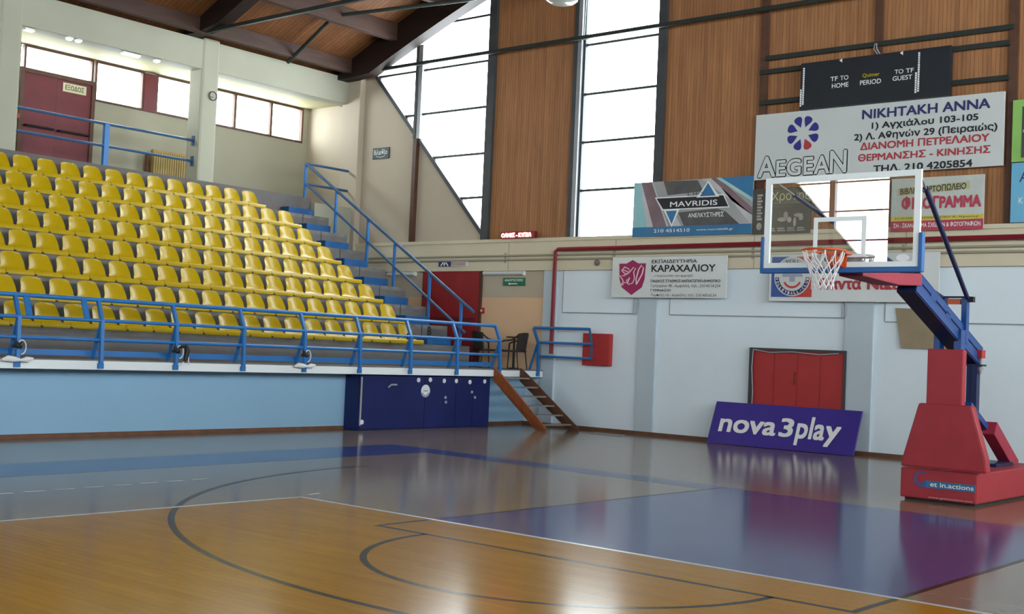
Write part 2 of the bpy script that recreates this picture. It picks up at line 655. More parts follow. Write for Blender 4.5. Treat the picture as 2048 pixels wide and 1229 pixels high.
for y in ARCHES:
    if y < -20:
        continue
    t = MB().bar((-18.6, y + (.12 if y > 8 else .05), 9.06), (18.6, y + (.12 if y > 8 else .05), 9.06), .085, .085)
    struct(t.build('tie_tube', 'green_black_steel'))
struct(MB().tube([(-18.7, 6.2, 8.9), (-17.0, 6.2, 9.87), (-13.74, 7.5, 10.11), (-9.5, 8.3, 10.5)], .05).build('roof_brace', 'green_black_steel'))

# ------------------------------------------------------------------ end walls (the one in view and its twin behind the camera)
DG = lambda z: -18.05 + (8.96 - z) / 1.087        # the slanting window edge
ZL = 4.42


def end_wall(Y, s, side, wn):
    """s = +1: the wall at +Y seen in the photo; s = -1 its twin."""
    def bx(m, x0, x1, y0, y1, z0, z1):
        return m.box(x0, x1, Y + s * y0, Y + s * y1, z0, z1)

    def pz(m, pts, d0, d1):
        return m.prism([(x, Y + s * d0, z) for x, z in pts], (0, s * (d1 - d0), 0))
    w = MB()
    w.use('lower_paint')
    bx(w, -12.0, 13, 0, .3, 0, 3.67)
    bx(w, -20.8, -12.0, 0, .3, 0, 1.3)
    w.use('peach_paint')
    bx(w, -20.8, -12.0, 0, .3, 1.3, 3.02)
    w.use('end_cream_paint')
    bx(w, -20.8, -12.0, 0, .3, 3.02, 3.67)
    w.use('end_cream_paint')
    bx(w, -20.8, 13, .0, .3, 3.67, 4.40)
    pz(w, [(-21, 4.4), (-13.85, 4.4), (-18.05, 8.96), (-18.2, 9.2), (-21, 9.2)], 0, .3)
    struct(w.build('wall_' + side))
    lb = MB()
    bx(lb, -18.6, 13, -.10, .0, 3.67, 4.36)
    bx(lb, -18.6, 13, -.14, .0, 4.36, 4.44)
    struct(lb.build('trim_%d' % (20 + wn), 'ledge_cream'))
    # timber cladding
    for a, b in ((-13.8, -11.35), (-8.93, 8.93), (11.35, 13.2)):
        n = 12
        top = [(b - (b - a) * i / n, ZA(b - (b - a) * i / n) + .76) for i in range(n + 1)]
        struct(pz(MB(), [(a, 4.4), (b, 4.4)] + top, -.03, .12).build('wood_cladding', 'cladding_wood'))
    # window posts
    for x0, x1, m in ((-14.03, -13.8, 'dark_frame'), (-11.36, -11.25, 'dark_frame'), (-11.25, -11.14, 'grey_steel'), (-9.02, -8.82, 'dark_frame'),
                      (8.82, 9.02, 'dark_frame'), (11.14, 11.36, 'dark_frame')):
        xm = (x0 + x1) / 2
        struct(bx(MB(), x0, x1, -.12, .1, 4.42, ZA(xm) + .6).build('window_post', m))
    # the slanted window
    root = sroot('window_%d' % wn, (-16, Y, 4.42))
    f = MB()
    f.bar((DG(8.96), Y - s * .03, 8.96), (DG(4.45), Y - s * .03, 4.45), .1, .09, (0, 1, 0))
    f.build('window_frame', 'dark_frame', root)
    for z in (5.52, 6.62, 7.79, 8.95, 10.11):
        x0 = max(DG(z), -18.1) if z < 8.97 else -math.sqrt((12.88 - z) / .0125) - .5
        bx(MB(), x0, -14.0, -.03, .03, z - .028, z + .028).build('mullion', 'dark_frame', root)
    n = 8
    xs = [-14.0 - (18.05 - 14.0) * i / n for i in range(n + 1)]
    pz(MB(), [(-18.05, 8.96), (-14.0, 4.56), (-14.0, ZA(14) + .74)] + [(x, ZA(x) + .74) for x in xs[1:]], .035, .045).build('window_pane', 'window_glass', root)
    # its stanchion: brown below, grey steel above
    p = MB()
    p.use('brown_steel')
    bx(p, -16.50, -16.38, -.12, .0, 4.44, 7.15)
    p.use('grey_steel')
    bx(p, -16.44, -16.30, -.10, .1, 7.15, ZA(16.4) + .1)
    p.use('dark_frame')
    bx(p, -16.52, -16.44, -.12, .1, 7.15, ZA(16.4) + .1)
    struct(p.build('window_post'))
    # the upright windows; the unseen right-hand one is mirrored across for its light
    for k, (a, b) in enumerate(((-11.14, -9.02), (9.02, 11.14))):
        root = sroot('window_%d' % (wn + 1 + k), ((a + b) / 2, Y, 4.42))
        fr = MB()
        bx(fr, a, a + .06, -.04, .06, 4.42, 12)
        bx(fr, b - .05, b, -.04, .06, 4.42, 12)
        fr.build('window_frame', 'dark_frame', root)
        for z in (5.53, 6.66, 7.79, 8.955, 10.11, 11.25):
            bx(MB(), a, b, -.03, .03, z - .028, z + .028).build('mullion', 'dark_frame', root)
        bx(MB(), a, b, .035, .045, 4.42, 12.4).build('window_pane', 'window_glass', root)


end_wall(YB, 1, 'back', 1)
end_wall(YF, -1, 'front', 11)

# timber posts and the dark tubes of the scoreboard frame
for x0, x1 in ((-6.46, -6.30), (-3.97, -3.82), (-1.38, -1.22), (1.1, 1.25)):
    struct(B(x0, x1, YB - .1, YB - .02, 4.44, ZA(x0) + .5).build('timber_post', 'brown_steel'))
for x0, x1, z in ((-6.32, -1.3, 8.06), (-6.44, -1.36, 7.775), (-6.42, -1.36, 7.13)):
    struct(B(x0, x1, YB - .16, YB - .09, z - .045, z + .045).build('frame_tube', 'green_black_steel'))
struct(MB().tube([(-3.9, YB - .16, 8.07), (-3.88, YB - .2, 7.95), (-3.8, YB - .18, 7.82)], .012).tube([(-3.93, YB - .16, 8.07), (-3.94, YB - .2, 7.95), (-3.85, YB - .18, 7.82)], .01).build('hanging_wire', 'wire_grey'))

# pilasters, baseboard, concrete joints, recessed panels of the white wall
for x0, x1 in ((-12.0, -11.62), (-9.28, -8.82), (-4.4, -3.82), (.7, 1.2)):
    struct(B(x0, x1, YB - .07, YB + .05, 0, 3.67).build('pilaster', 'pilaster_paint'))
struct(B(-12.9, -12.55, YB - .3, YB, 0, 1.1).build('pilaster', 'blue_white_paint'))
struct(B(-12.5, 13, YB - .085, YB - .07, 0, .075).build('baseboard_back', 'brown_trim'))
for k, (x0, x1, z0, z1) in enumerate(((-11.45, -9.45, 2.69, 3.66), (-8.5, -4.46, 2.68, 3.66), (-3.6, .6, 2.62, 3.66))):
    b = MB()
    b.box(x0, x1, YB - .022, YB - .002, z0, z1)
    struct(b.build('trim_%d' % (k + 1), 'lower_paint'))
    l = MB()
    l.box(x0, x1, YB - .024, YB - .001, z0 - .018, z0).box(x0 - .014, x0, YB - .024, YB - .001, z0, z1)
    struct(l.build('trim_%d' % (k + 4), 'grey_steel'))
for x in (-13.1, -9.95, -6.45, -3.2):
    struct(B(x - .008, x + .008, YB - .103, YB - .09, 3.67, 4.36).build('trim_8', 'grey_steel'))

# pipes on the beam
tag(MB().tube([(-11.58, 8.575, 1.7), (-11.58, 8.575, 4.10), (-11.5, 8.575, 4.15), (-11.0, 8.575, 4.15), (3, 8.575, 4.2)], .048).build('fire_pipe', 'pipe_red', smooth=True),
    'dark red fire pipe running along the beam and down the pilaster by the balcony', 'pipe')
for z, t in ((4.03, 'upper of the two thin cream pipes running along the beam'), (3.93, 'lower of the two thin cream pipes running along the beam')):
    o = MB()
    o.tube([(-18.5, 8.665, z), (3, 8.665, z)], .024)
    tag(o.build('cream_pipe', 'cream_paint'), t, 'pipe', 'thin pipes along the beam')
for x in (-13.2, -10.0, -6.47, -3.25):
    tag(B(x - .03, x + .03, 8.692, 8.70, 3.86, 4.10).build('pipe_clamp', 'cream_paint'),
        {-13.2: 'cream pipe clamp under the red lit ticker', -10.0: 'cream pipe clamp just left of the crested school banner', -6.47: 'cream pipe clamp left of the volleyball banner', -3.25: 'cream pipe clamp behind the right half of the backboard'}[x], 'clamp', 'pipe clamps')

# ------------------------------------------------------------------ left side: lower wall, balcony slab, tiers, upper gallery
YL = YF
struct(B(-12.8, -12.5, YL, YB, 0, 1.14).build('wall_left', 'blue_white_paint'))
struct(B(-12.5, -12.485, YL, YB, 0, .07).build('baseboard_left', 'brown_trim'))
sl = MB()
sl.use('white_paint').box(-12.9, -11.9, YL, YB - .1, 1.14, 1.28)
sl.use('concrete').box(-18.6, -11.91, YL, YB, 1.24, 1.30)
struct(sl.build('balcony_slab'))
TX = lambda k: -13.0 - .725 * (k - 1)
TZ = lambda k: 1.79 + .4545 * (k - 1)
YE = 7.3
ti = MB()
for k in range(1, 9):
    x, z = TX(k), TZ(k)
    zp = 1.30 if k == 1 else TZ(k - 1)
    ti.use('riser_concrete').box(x - .06, x, YL, YE, zp - .02, z - .08)
    ti.use('concrete').box(x - .80, x + .0, YL, YE, z - .08, z)
ti.use('riser_concrete').box(-18.98, -18.80, YL, YE, TZ(8) - .1, 5.52)
ti.use('concrete').box(-18.6, -13.2, YE - .25, YE - .02, 1.3, 1.7)
for k in range(1, 9):
    ti.box(TX(k) - .72 if k < 8 else -18.7, TX(k) - .05, YE - .2, YE - .01, 1.3, TZ(k) - .02)
struct(ti.build('concrete_tiers'))
g = MB()
g.use('concrete').box(-20.8, -18.85, YL, YB, 5.28, 5.40)
g.use('beam_paint').box(-18.9, -18.65, YE, YB, 1.3, 5.40)
struct(g.build('gallery_slab'))
seam = MB()
for k in range(2, 9):
    seam.box(TX(k) - .001, TX(k) + .004, 6.42, 6.435, TZ(k - 1) + .2, TZ(k))
struct(seam.build('trim_9', 'black_plastic'))
tx = sroot('tier_mark', (TX(2) + .006, 6.75, TZ(1) + .3))
text('B', (6.62, 6.75, TZ(1) + .22, TZ(1) + .42), lambda u, v: Vector((TX(2) + .006, u, v)), 'letter_black', tx, bold=.03)
for k in range(1, 9):
    z = TZ(k)
    o = B(TX(k) - .72 if k < 8 else -18.79, TX(k) - .39, 6.28, 7.08, z + .002, z + .205).build('aisle_step', 'step_blue', bevel=.012)
    nm = ['front', 'second', 'third', 'fourth', 'fifth', 'sixth', 'seventh', 'top'][k - 1]
    tag(o, 'blue painted half step at the aisle end of the %s seat row' % nm, 'step', 'blue aisle steps')

# upper gallery: window wall, soffit, beam, columns
wl = MB()
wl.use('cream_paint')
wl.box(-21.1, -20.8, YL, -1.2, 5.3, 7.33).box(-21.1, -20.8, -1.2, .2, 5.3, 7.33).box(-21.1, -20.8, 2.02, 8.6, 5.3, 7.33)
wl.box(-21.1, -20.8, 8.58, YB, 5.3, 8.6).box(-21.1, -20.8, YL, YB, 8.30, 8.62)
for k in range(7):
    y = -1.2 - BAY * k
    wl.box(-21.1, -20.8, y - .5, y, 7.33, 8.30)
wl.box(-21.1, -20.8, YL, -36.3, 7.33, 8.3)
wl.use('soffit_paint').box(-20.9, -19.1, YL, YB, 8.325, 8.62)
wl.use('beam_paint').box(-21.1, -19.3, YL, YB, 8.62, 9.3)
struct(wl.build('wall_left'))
struct(B(-19.42, -19.0, YL, YB, 8.27, 9.0).build('eave_beam', 'beam_paint', bevel=.02))
for k in range(8):
    y = 4.05 - BAY * k
    struct(B(-19.5, -18.98, y - .25, y + .25, 5.3, 9.06).build('column', 'beam_paint', bevel=.06))
struct(B(-19.2, -18.5, 8.60, YB, 1.3, 8.98).build('column', 'end_cream_paint', bevel=.02))


def win_left(n, y0, y1, z0, z1, mull=(), lab=None):
    r = sroot('window_%d' % n, (-20.8, (y0 + y1) / 2, z0))
    f = MB()
    t = .05
    f.box(-20.88, -20.77, y0, y0 + t, z0, z1).box(-20.88, -20.77, y1 - t, y1, z0, z1)
    f.box(-20.88, -20.77, y0, y1, z0, z0 + t).box(-20.88, -20.77, y0, y1, z1 - t, z1)
    f.build('window_frame', 'brown_steel', r)
    ys = [y0] + list(mull) + [y1]
    for m in mull:
        B(-20.87, -20.78, m - .035, m + .035, z0, z1).build('mullion', 'brown_steel', r)
    for a, b in zip(ys, ys[1:]):
        B(-20.85, -20.84, a + .02, b - .02, z0 + .03, z1 - .03).build('window_pane', 'window_glass', r)


win_left(4, -1.2, .10, 7.33, 8.31)
win_left(5, .19, 1.97, 7.70, 8.31)
win_left(6, 2.02, 3.38, 7.33, 8.31)
win_left(7, 3.74, 5.2, 7.33, 8.31)
win_left(8, 5.2, 8.58, 7.33, 8.31, (6.22, 7.45))
for k in range(6):
    y = -1.7 - BAY * k
    win_left(20 + k, y - 4.65, y, 7.33, 8.31, (y - 1.5, y - 3.1))
struct(B(-20.88, -20.76, 3.38, 3.74, 7.33, 8.28).build('trim_10', 'maroon_paint'))
dr = sroot('door_1', (-20.8, 1.1, 5.4))
f = MB()
f.box(-20.9, -20.76, .12, .22, 5.4, 7.76).box(-20.9, -20.76, 1.95, 2.04, 5.4, 7.76).box(-20.9, -20.76, .12, 2.04, 7.68, 7.78)
f.build('door_frame', 'brown_steel', dr)
for a, b in ((.22, 1.04), (1.05, 1.95)):
    B(-20.86, -20.79, a, b, 5.41, 7.68).build('door_leaf', 'maroon_paint', dr)
for a, b in ((.28, .98), (1.12, 1.88)):
    MB().tube([(-20.79, a, 6.45), (-20.70, a, 6.45), (-20.70, b, 6.45), (-20.79, b, 6.45)], .025).build('push_bar', 'black_plastic', dr)
t = thing('exit_sign', 'small cream paper exit sign on the upper gallery door', 'sign', (-20.77, 1.5, 7.42))
B(-20.785, -20.775, 1.19, 1.80, 7.41, 7.62).build('panel', 'sign_pale', t)
text('ΕΞΟΔΟΣ', (1.25, 1.74, 7.46, 7.58), lambda u, v: Vector((-20.77, u, v)), 'letter_black', t, bold=.01)
# clock-like mark on the column
t = thing('column_mark', 'small round black and white clock-like mark high on the cream column', 'clock', (-18.97, 4.13, 7.66))
MB().lathe((-18.98, 4.13, 7.66), [(.115, 0), (.115, .022), (.10, .024)], 24, 'x').build('face', 'cream_paint', t)
r_ = MB()
for i in range(28):
    a, b = 2 * PI * i / 28, 2 * PI * (i + 1) / 28
    r_.prism([(-18.955, 4.13 + q * math.cos(w), 7.66 + q * math.sin(w)) for q, w in ((.095, a), (.118, a), (.118, b), (.095, b))], (.01, 0, 0))
r_.build('rim', 'letter_black', t)
MB().bar((-18.95, 4.13, 7.75), (-18.95, 4.13, 7.60), .012, .014).bar((-18.95, 4.13, 7.62), (-18.95, 4.06, 7.64), .012, .012).build('hands', 'letter_black', t)
# gallery railing between the columns
t = thing('gallery_railing', 'blue two-bar railing along the upper gallery by the maroon doors', 'railing', (-19.2, 1.4, 5.4))
for z in (6.53, 6.02):
    MB().tube([(-19.2, -.84, z), (-19.2, 3.8, z)], .032).build('rail', 'rail_slate', t)
B(-19.25, -19.16, 1.36, 1.48, 5.4, 6.53).build('post', 'rail_blue', t)
for z in (6.52, 6.02):
    B(-19.25, -19.15, 3.78, 3.80, z - .12, z + .12).build('end_plate', 'rail_slate', t)
t = thing('gallery_radiator', 'tan slatted cover panel standing on the gallery behind the column', 'radiator', (-20.5, 4.0, 5.4))
rb = MB()
for i in range(14):
    rb.box(-20.52, -20.48, 3.58 + i * .068, 3.63 + i * .068, 5.45, 6.32)
rb.box(-20.56, -20.50, 3.55, 4.55, 5.40, 5.48).box(-20.56, -20.50, 3.55, 4.55, 6.30, 6.37).box(-20.6, -20.53, 3.56, 4.54, 5.42, 6.35)
rb.build('slats', 'radiator_tan', t)
B(-20.7, -20.62, 3.47, 3.54, 5.40, 6.30).build('side_post', 'brown_trim', t)
LAMPS = [(-.72, -.5, -19.17), (.24, .36, -19.08), (.47, .58, -19.08), (1.70, 2.15, -19.17), (2.57, 2.69, -19.17)]
for y0, y1, x in LAMPS:
    nm = ['fluorescent batten nearest the left edge under the gallery beam', 'left one of the two tiny lamps side by side under the gallery beam', 'right one of the two tiny lamps side by side under the gallery beam', 'long fluorescent batten under the gallery beam above the square window', 'small lamp under the gallery beam beside the maroon panel'][LAMPS.index((y0, y1, x))]
    t = thing('soffit_lamp', nm, 'lamp', (x, (y0 + y1) / 2, 8.21), 'lamps under the gallery beam')
    B(x - .07, x + .07, y0, y1, 8.225, 8.269).build('housing', 'lamp_white', t)
    B(x - .05, x + .05, y0 + .02, y1 - .02, 8.208, 8.225).build('tube', 'tube_glow', t)
t = thing('alarm_box', 'tiny red call point beside the maroon gallery door', 'alarm', (-20.78, .1, 6.62))
B(-20.80, -20.76, .04, .15, 6.58, 6.68).build('case', 'bright_red', t)

# right-hand wall, its unseen window band enlarged for light, and the closing walls
wr = MB()
wr.use('lower_paint').box(13, 13.3, YF, YB, 0, 4.0)
wr.use('cream_paint').box(13, 13.3, YF, YB, 10.3, 11.7)
for k in range(10):
    y = YF + (YB - YF) * k / 9
    wr.box(13, 13.3, y - .25, y + .25, 4.0, 10.3)
struct(wr.build('wall_right'))
for k in range(9):
    y0 = YF + (YB - YF) * k / 9 + .25
    y1 = YF + (YB - YF) * (k + 1) / 9 - .25
    r = sroot('window_%d' % (30 + k), (13, (y0 + y1) / 2, 4.0))
    f = MB().box(13.05, 13.15, y0, y0 + .06, 4.0, 10.3).box(13.05, 13.15, y1 - .06, y1, 4.0, 10.3).box(13.05, 13.15, y0, y1, 6.05, 6.13).box(13.05, 13.15, y0, y1, 8.15, 8.23)
    f.build('window_frame', 'dark_frame', r)
    B(13.09, 13.10, y0, y1, 4.0, 10.3).build('window_pane', 'window_glass', r)

# ------------------------------------------------------------------ stadium seats


def seat_shell():
    prof = [(.055, .004, .264), (.062, .050, .266), (.047, .078, .266), (.0, .086, .266), (-.06, .082, .264), (-.12, .080, .258), (-.18, .086, .252),
            (-.225, .105, .244), (-.258, .140, .237), (-.282, .190, .228), (-.302, .25, .219), (-.320, .31, .208), (-.334, .355, .197), (-.344, .39, .178), (-.350, .412, .148), (-.353, .425, .10)]
    nu = 10
    bm = bmesh.new()
    rows = []
    for i, (x, z, w) in enumerate(prof):
        row = []
        for j in range(nu + 1):
            u = -1 + 2 * j / nu
            back = max(0, min(1, (z - .09) / .12)) if i >= 6 else 0
            dx = (.075 * u * u * max(0, 1 - (z - .09) / .26) + .02 * u * u) * back
            dz = (-.012 * (1 - u * u) if 2 < i < 7 else 0)
            row.append(bm.verts.new((x + dx, w * u, z + dz)))
        rows.append(row)
    for a, b in zip(rows, rows[1:]):
        for j in range(nu):
            bm.faces.new((a[j], a[j + 1], b[j + 1], b[j]))
    bmesh.ops.recalc_face_normals(bm, faces=bm.faces)
    bmesh.ops.solidify(bm, geom=bm.faces[:], thickness=.012)
    me = bpy.data.meshes.new('seat_shell')
    bm.to_mesh(me)
    bm.free()
    me.polygons.foreach_set('use_smooth', [True] * len(me.polygons))
    me.set_sharp_from_angle(angle=.9)
    me.materials.append(MATS['seat_yellow'])
    return me


SHELL = seat_shell()
cb = MB().box(.05, .071, -.268, -.225, .002, .045)
CLIP0 = cb.build('row_clip', 'clip_dark', local=True)
ft = MB().box(-.20, -.02, -.14, .14, .0, .062)
FOOT0 = ft.build('foot', 'clip_dark', local=True)
CLIP, FOOT = CLIP0.data, FOOT0.data
bpy.data.objects.remove(CLIP0)
bpy.data.objects.remove(FOOT0)
ROWN = ['front row', 'second row up', 'third row up', 'fourth row up', 'fifth row up', 'sixth row up', 'seventh row up', 'top row']
ORD = ['first', 'second', 'third', 'fourth', 'fifth', 'sixth', 'seventh', 'eighth', 'ninth', 'tenth', 'eleventh', 'twelfth', 'thirteenth', 'fourteenth', 'fifteenth',
       'sixteenth', 'seventeenth', 'eighteenth', 'nineteenth', 'twentieth', 'twenty-first']
YEND = [5.72, 5.84, 5.83, 5.81, 5.80, 5.77, 5.76, 5.20]
YMIN = [-4.6, -4.1, -3.75, -3.3, -3.0, -2.65, -2.3, -2.0]
PITCH = .54
proto = None


def copy_tree(o, parent=None):
    c = o.copy()
    COL.objects.link(c)
    if parent is not None:
        c.parent = parent
    for ch in o.children:
        copy_tree(ch, c)
    return c


for k in range(8):
    i = 0
    while YEND[k] - PITCH * (i + .5) > YMIN[k]:
        loc = (TX(k + 1) - .03, YEND[k] - PITCH * (i + .5), TZ(k + 1))
        if proto is None:
            proto = thing('stadium_seat', '', 'seat', loc, 'yellow seats on the concrete tiers')
            for nm, me in (('seat_shell', SHELL), ('row_clip', CLIP), ('foot', FOOT)):
                c = bpy.data.objects.new(nm, me)
                COL.objects.link(c)
                c.parent = proto
            o = proto
        else:
            o = copy_tree(proto)
            o.matrix_world = Matrix.Translation(loc)
        RM[o.name] = Matrix.Translation(Vector(loc))
        lab = 'yellow plastic stadium seat, %s from the stair aisle in the %s' % (ORD[i], ROWN[k])
        if k == 6 and i == 7:
            lab = 'yellow stadium seat with a brown torn patch on its back, seventh row up'
            st = MB().lathe((0, 0, 0), [(.09, 0), (.085, .006), (.05, .01)], 9, 'x')
            c = st.build('torn_patch', 'poster_pale', local=True)
            c.parent = o
            c.location = (-.335, .0, .29)
            c.rotation_euler = (0, -.2, 0)
            c2 = MB().lathe((0, 0, 0), [(.05, 0), (.045, .008), (.02, .01)], 7, 'x').build('torn_patch', 'brown_trim', local=True)
            c2.parent = o
            c2.location = (-.326, .03, .30)
            c2.rotation_euler = (0, -.2, 0)
        if k == 0 and i == 0:
            lab = 'yellow plastic stadium seat holding a dark bag at the aisle end of the front row'
        o['label'] = lab
        i += 1
t = MB().lathe((TX(1) - .13, YEND[0] - .27, TZ(1) + .098), [(.08, 0), (.10, .05), (.09, .11), (.05, .15), (.02, .17)], 12)
tag(t.build('bag', 'black_plastic', smooth=True), 'small dark bag on the aisle seat of the front row', 'bag')

# ------------------------------------------------------------------ railings
t = thing('balcony_railing', 'long blue railing along the white balcony edge below the seats', 'railing', (-11.9, 1.4, 1.28))
Y0, Y1 = -7.6, 7.08
XT = -12.05
for nm, x, z, r in (('top_rail', XT, 2.28, .036), ('middle_rail', -11.9, 1.94, .03), ('lower_rail', -11.9, 1.625, .03)):
    m = MB().tube([(x, Y0, z), (x, Y1, z)], r, 10)
    m.build(nm, 'rail_blue', t, smooth=True)
B(-12.13, -12.10, Y0, Y1, 1.355, 1.445).build('kick_board', 'rail_blue', t)
PY = [7.08 - 1.44 * k for k in range(11)]


def rail_post(y):
    p = MB()
    p.bar((-11.87, y, 1.16), (-11.87, y, 1.245), .035, .10, (0, 1, 0))
    p.bar((-11.87, y, 1.20), (-11.865, y, 1.30), .035, .07, (0, 1, 0))
    p.bar((-11.865, y, 1.26), (-11.895, y, 1.95), .06, .06, (0, 1, 0))
    p.bar((-11.895, y, 1.94), (XT, y, 2.28), .055, .055, (0, 1, 0))
    p.bar((-11.91, y, 1.93), (-12.13, y, 1.30), .035, .05, (0, 1, 0))
    return p


for y in PY:
    rail_post(y).build('post', 'rail_blue', t)
for y in (-4.26, -3.27):
    MB().bar((XT + .01, y, 2.28), (-11.9, y, 1.95), .02, .10, (0, 1, 0)).build('bracket_plate', 'rail_blue', t)
# swung-open gate at the ladder
t = thing('balcony_gate', 'blue barred gate standing open at right angles past the wooden ladder', 'gate', (-11.9, 8.5, 1.28))
rail_post(8.48).build('post', 'rail_blue', t)
MB().tube([(-12.05, 8.48, 2.30), (-10.45, 8.50, 2.30)], .034).build('top_rail', 'rail_blue', t)
MB().tube([(-11.89, 8.48, 1.96), (-10.36, 8.50, 1.96)], .03).build('middle_rail', 'rail_blue', t)
MB().tube([(-11.87, 8.48, 1.63), (-10.36, 8.50, 1.63)], .03).build('lower_rail', 'rail_blue', t)
MB().bar((-10.45, 8.50, 2.32), (-10.37, 8.50, 1.96), .04, .04, (0, 1, 0)).bar((-10.37, 8.50, 1.96), (-10.37, 8.50, 1.60), .04, .04, (0, 1, 0)).build('end_bar', 'rail_slate', t)
# stair railing down the aisle
t = thing('stair_railing', 'blue sloping handrail down the aisle steps at the end of the seat rows', 'railing', (-16, 7.14, 3.4))
YR = 7.12
MB().tube([(-18.82, YR, 6.40), (-12.75, YR, 2.58)], .038, 10).build('handrail', 'rail_slate', t, smooth=True)
MB().tube([(-18.82, YR, 5.88), (-13.0, YR, 2.10)], .032, 10).build('lower_rail', 'rail_slate', t, smooth=True)
for x, z in ((-18.86, 5.52), (-17.62, TZ(7)), (-16.40, TZ(5)), (-15.42, TZ(4)), (-14.2, TZ(2)), (-13.15, TZ(1))):
    zt = 6.40 - (x + 18.82) * -.6293 if x > -18.84 else 6.42
    zt = 6.40 - (x + 18.82) * .6293 if x > -18.84 else 6.42
    MB().bar((x, YR, z - .0), (x, YR, zt), .055, .055, (0, 1, 0)).build('post', 'rail_blue', t)
for z in (6.42, 5.88):
    MB().tube([(-18.84, YR, z), (-18.84, 8.60, z)], .034, 10).build('landing_rail', 'rail_slate', t, smooth=True)
# cords and cloths knotted round three posts
for y, nm, v in ((PY[8], 'white cloth and loose cord knotted round the leftmost balcony post in view', 0), (PY[6], 'black and white cord bundle hanging on the balcony post in the middle of the rail', 1), (PY[4], 'white cloth and black knot on the balcony post just left of the navy lockers', 2)):
    t = thing('cord_bundle', nm, 'cord', (-11.84, y, 1.5), 'cord bundles on the balcony posts')
    k = MB()
    k.tube([(-11.82, y - .12, 1.47), (-11.81, y - .06, 1.52), (-11.80, y, 1.49), (-11.82, y + .04, 1.54)], [.02, .055, .045, .02], 8)
    k.tube([(-11.80, y - .10, 1.55), (-11.79, y - .04, 1.50), (-11.81, y + .02, 1.45)], [.02, .05, .015], 8)
    k.build('knot', 'black_plastic', t, smooth=True)
    MB().tube([(-11.81, y + .03 + .07 * math.cos(a), 1.47 + .11 * math.sin(a)) for a in [2.6 - .42 * i for i in range(11)]], .010, 6).build('loop', 'cord_white', t)
    if v == 1:
        MB().tube([(-11.81, y + .04, 1.56), (-11.80, y + .14, 1.58), (-11.79, y + .17, 1.50), (-11.80, y + .15, 1.36), (-11.80, y + .12, 1.30)], [.03, .04, .045, .04, .02], 8).build('cloth', 'black_plastic', t, smooth=True)
        MB().tube([(-11.80, y + .14, 1.33), (-11.80, y + .05, 1.24)], .012, 6).tube([(-11.80, y + .2, 1.40), (-11.80, y + .22, 1.25)], .01, 6).build('cord_end', 'cord_white', t)
    else:
        c = MB()
        c.tube([(-11.84, y - .26, 1.27), (-11.82, y - .18, 1.29), (-11.81, y - .08, 1.28), (-11.80, y + .02, 1.27), (-11.81, y + .12, 1.28), (-11.83, y + .24, 1.30)], [.02, .05, .045, .02, .05, .015], 8)
        c.build('cloth', 'cord_white', t, smooth=True)

# ------------------------------------------------------------------ lockers, ladder, balcony furniture, end door
t = thing('locker_cabinet', 'long navy blue locker cabinet under the balcony', 'cabinet', (-12.3, 5, 0))
B(-12.49, -12.07, 2.98, 7.0, .005, 1.11).build('carcass', 'locker_navy', t)
LDY = ((3.0, 4.86), (4.86, 5.84), (5.84, 6.40), (6.40, 6.98))
LD = [B(-12.07, -12.045, a + .006, b - .006, .03, 1.09).build('door', 'locker_navy', t) for a, b in LDY]
B(-12.055, -12.035, 2.985, 3.02, .1, 1.08).build('edge_strip', 'wire_grey', t)
for y, z in ((4.64, 1.03), (5.0, 1.04), (5.44, 1.02), (5.83, 1.02), (6.28, 1.0), (6.78, 1.02), (3.05, .17)):
    disc_ = MB().lathe((-12.044, y, z), [(.05, 0), (.05, .012), (.03, .02)], 14, 'x')
    disc_.build('round_sticker', 'sticker_white', LD[[i for i, q in enumerate(LDY) if q[0] <= y <= q[1]][0]])
bd = MB()
bd.use('sticker_white').lathe((-12.044, 4.87, .80), [(.135, 0), (.135, .006)], 28, 'x')
bd.use('sticker_grey').prism([(-12.036, 4.87 + q * math.cos(a), .80 + q * math.sin(a)) for q, a in [(.133, PI * 1.1 + i * .8 * PI / 10) for i in range(11)] + [(.085, PI * 1.9 - i * .8 * PI / 10) for i in range(11)]], (.002, 0, 0))
bd.box(-12.036, -12.033, 4.80, 4.94, .79, .815)
bd.build('round_badge', None, LD[1])
hb = MB().tube([(-12.04, 3.75, .87), (-12.02, 3.82, .93), (-12.02, 3.98, .93)], .02, 6)
hb.build('handle', 'sticker_grey', LD[0])
for y, z in ((5.5, .66), (5.52, .56), (6.36, .78), (6.47, .66)):
    MB().lathe((-12.045, y, z), [(.035, 0), (.03, .02)], 10, 'x').build('lock', 'sticker_grey', LD[[i for i, q in enumerate(LDY) if q[0] <= y <= q[1]][0]])

t = thing('wooden_ladder', 'brown wooden open stair leading from the floor up to the balcony', 'stairs', (-10.7, 7.6, 0))
A0, A1 = Vector((-11.83, 6.93, 1.24)), Vector((-10.72, 7.2, .06))
C0, C1 = Vector((-11.83, 7.86, 1.24)), Vector((-10.50, 8.1, .06))
for p, q, m in ((A0, A1, 'stair_brown_lit'), (C0, C1, 'stair_brown')):
    s_ = MB()
    d = (q - p).normalized()
    s_.prism([p + Vector((-.06, -.022, .10)), p + Vector((.10, -.022, -.0)), q + Vector((.16, -.022, .0)), q + Vector((.13, -.022, -.055)), q + Vector((-.12, -.022, -.055)), p + Vector((-.06, -.022, -.20))], (0, .045, 0))
    s_.build('stringer', m, t)
for i in range(6):
    f_ = (i + .55) / 6
    p, q = A0.lerp(A1, f_), C0.lerp(C1, f_)
    s_ = MB().bar(p + Vector((-.0, .02, -.02)), q + Vector((-.0, -.02, -.02)), .20, .035, (0, 0, 1))
    s_.build('tread', 'tread_grey', t)
dr = sroot('door_2', (-15, 8.78, 1.3))
B(-15.98, -13.98, 8.74, 8.80, 1.3, 3.80).build('door_frame', 'brown_steel', dr)
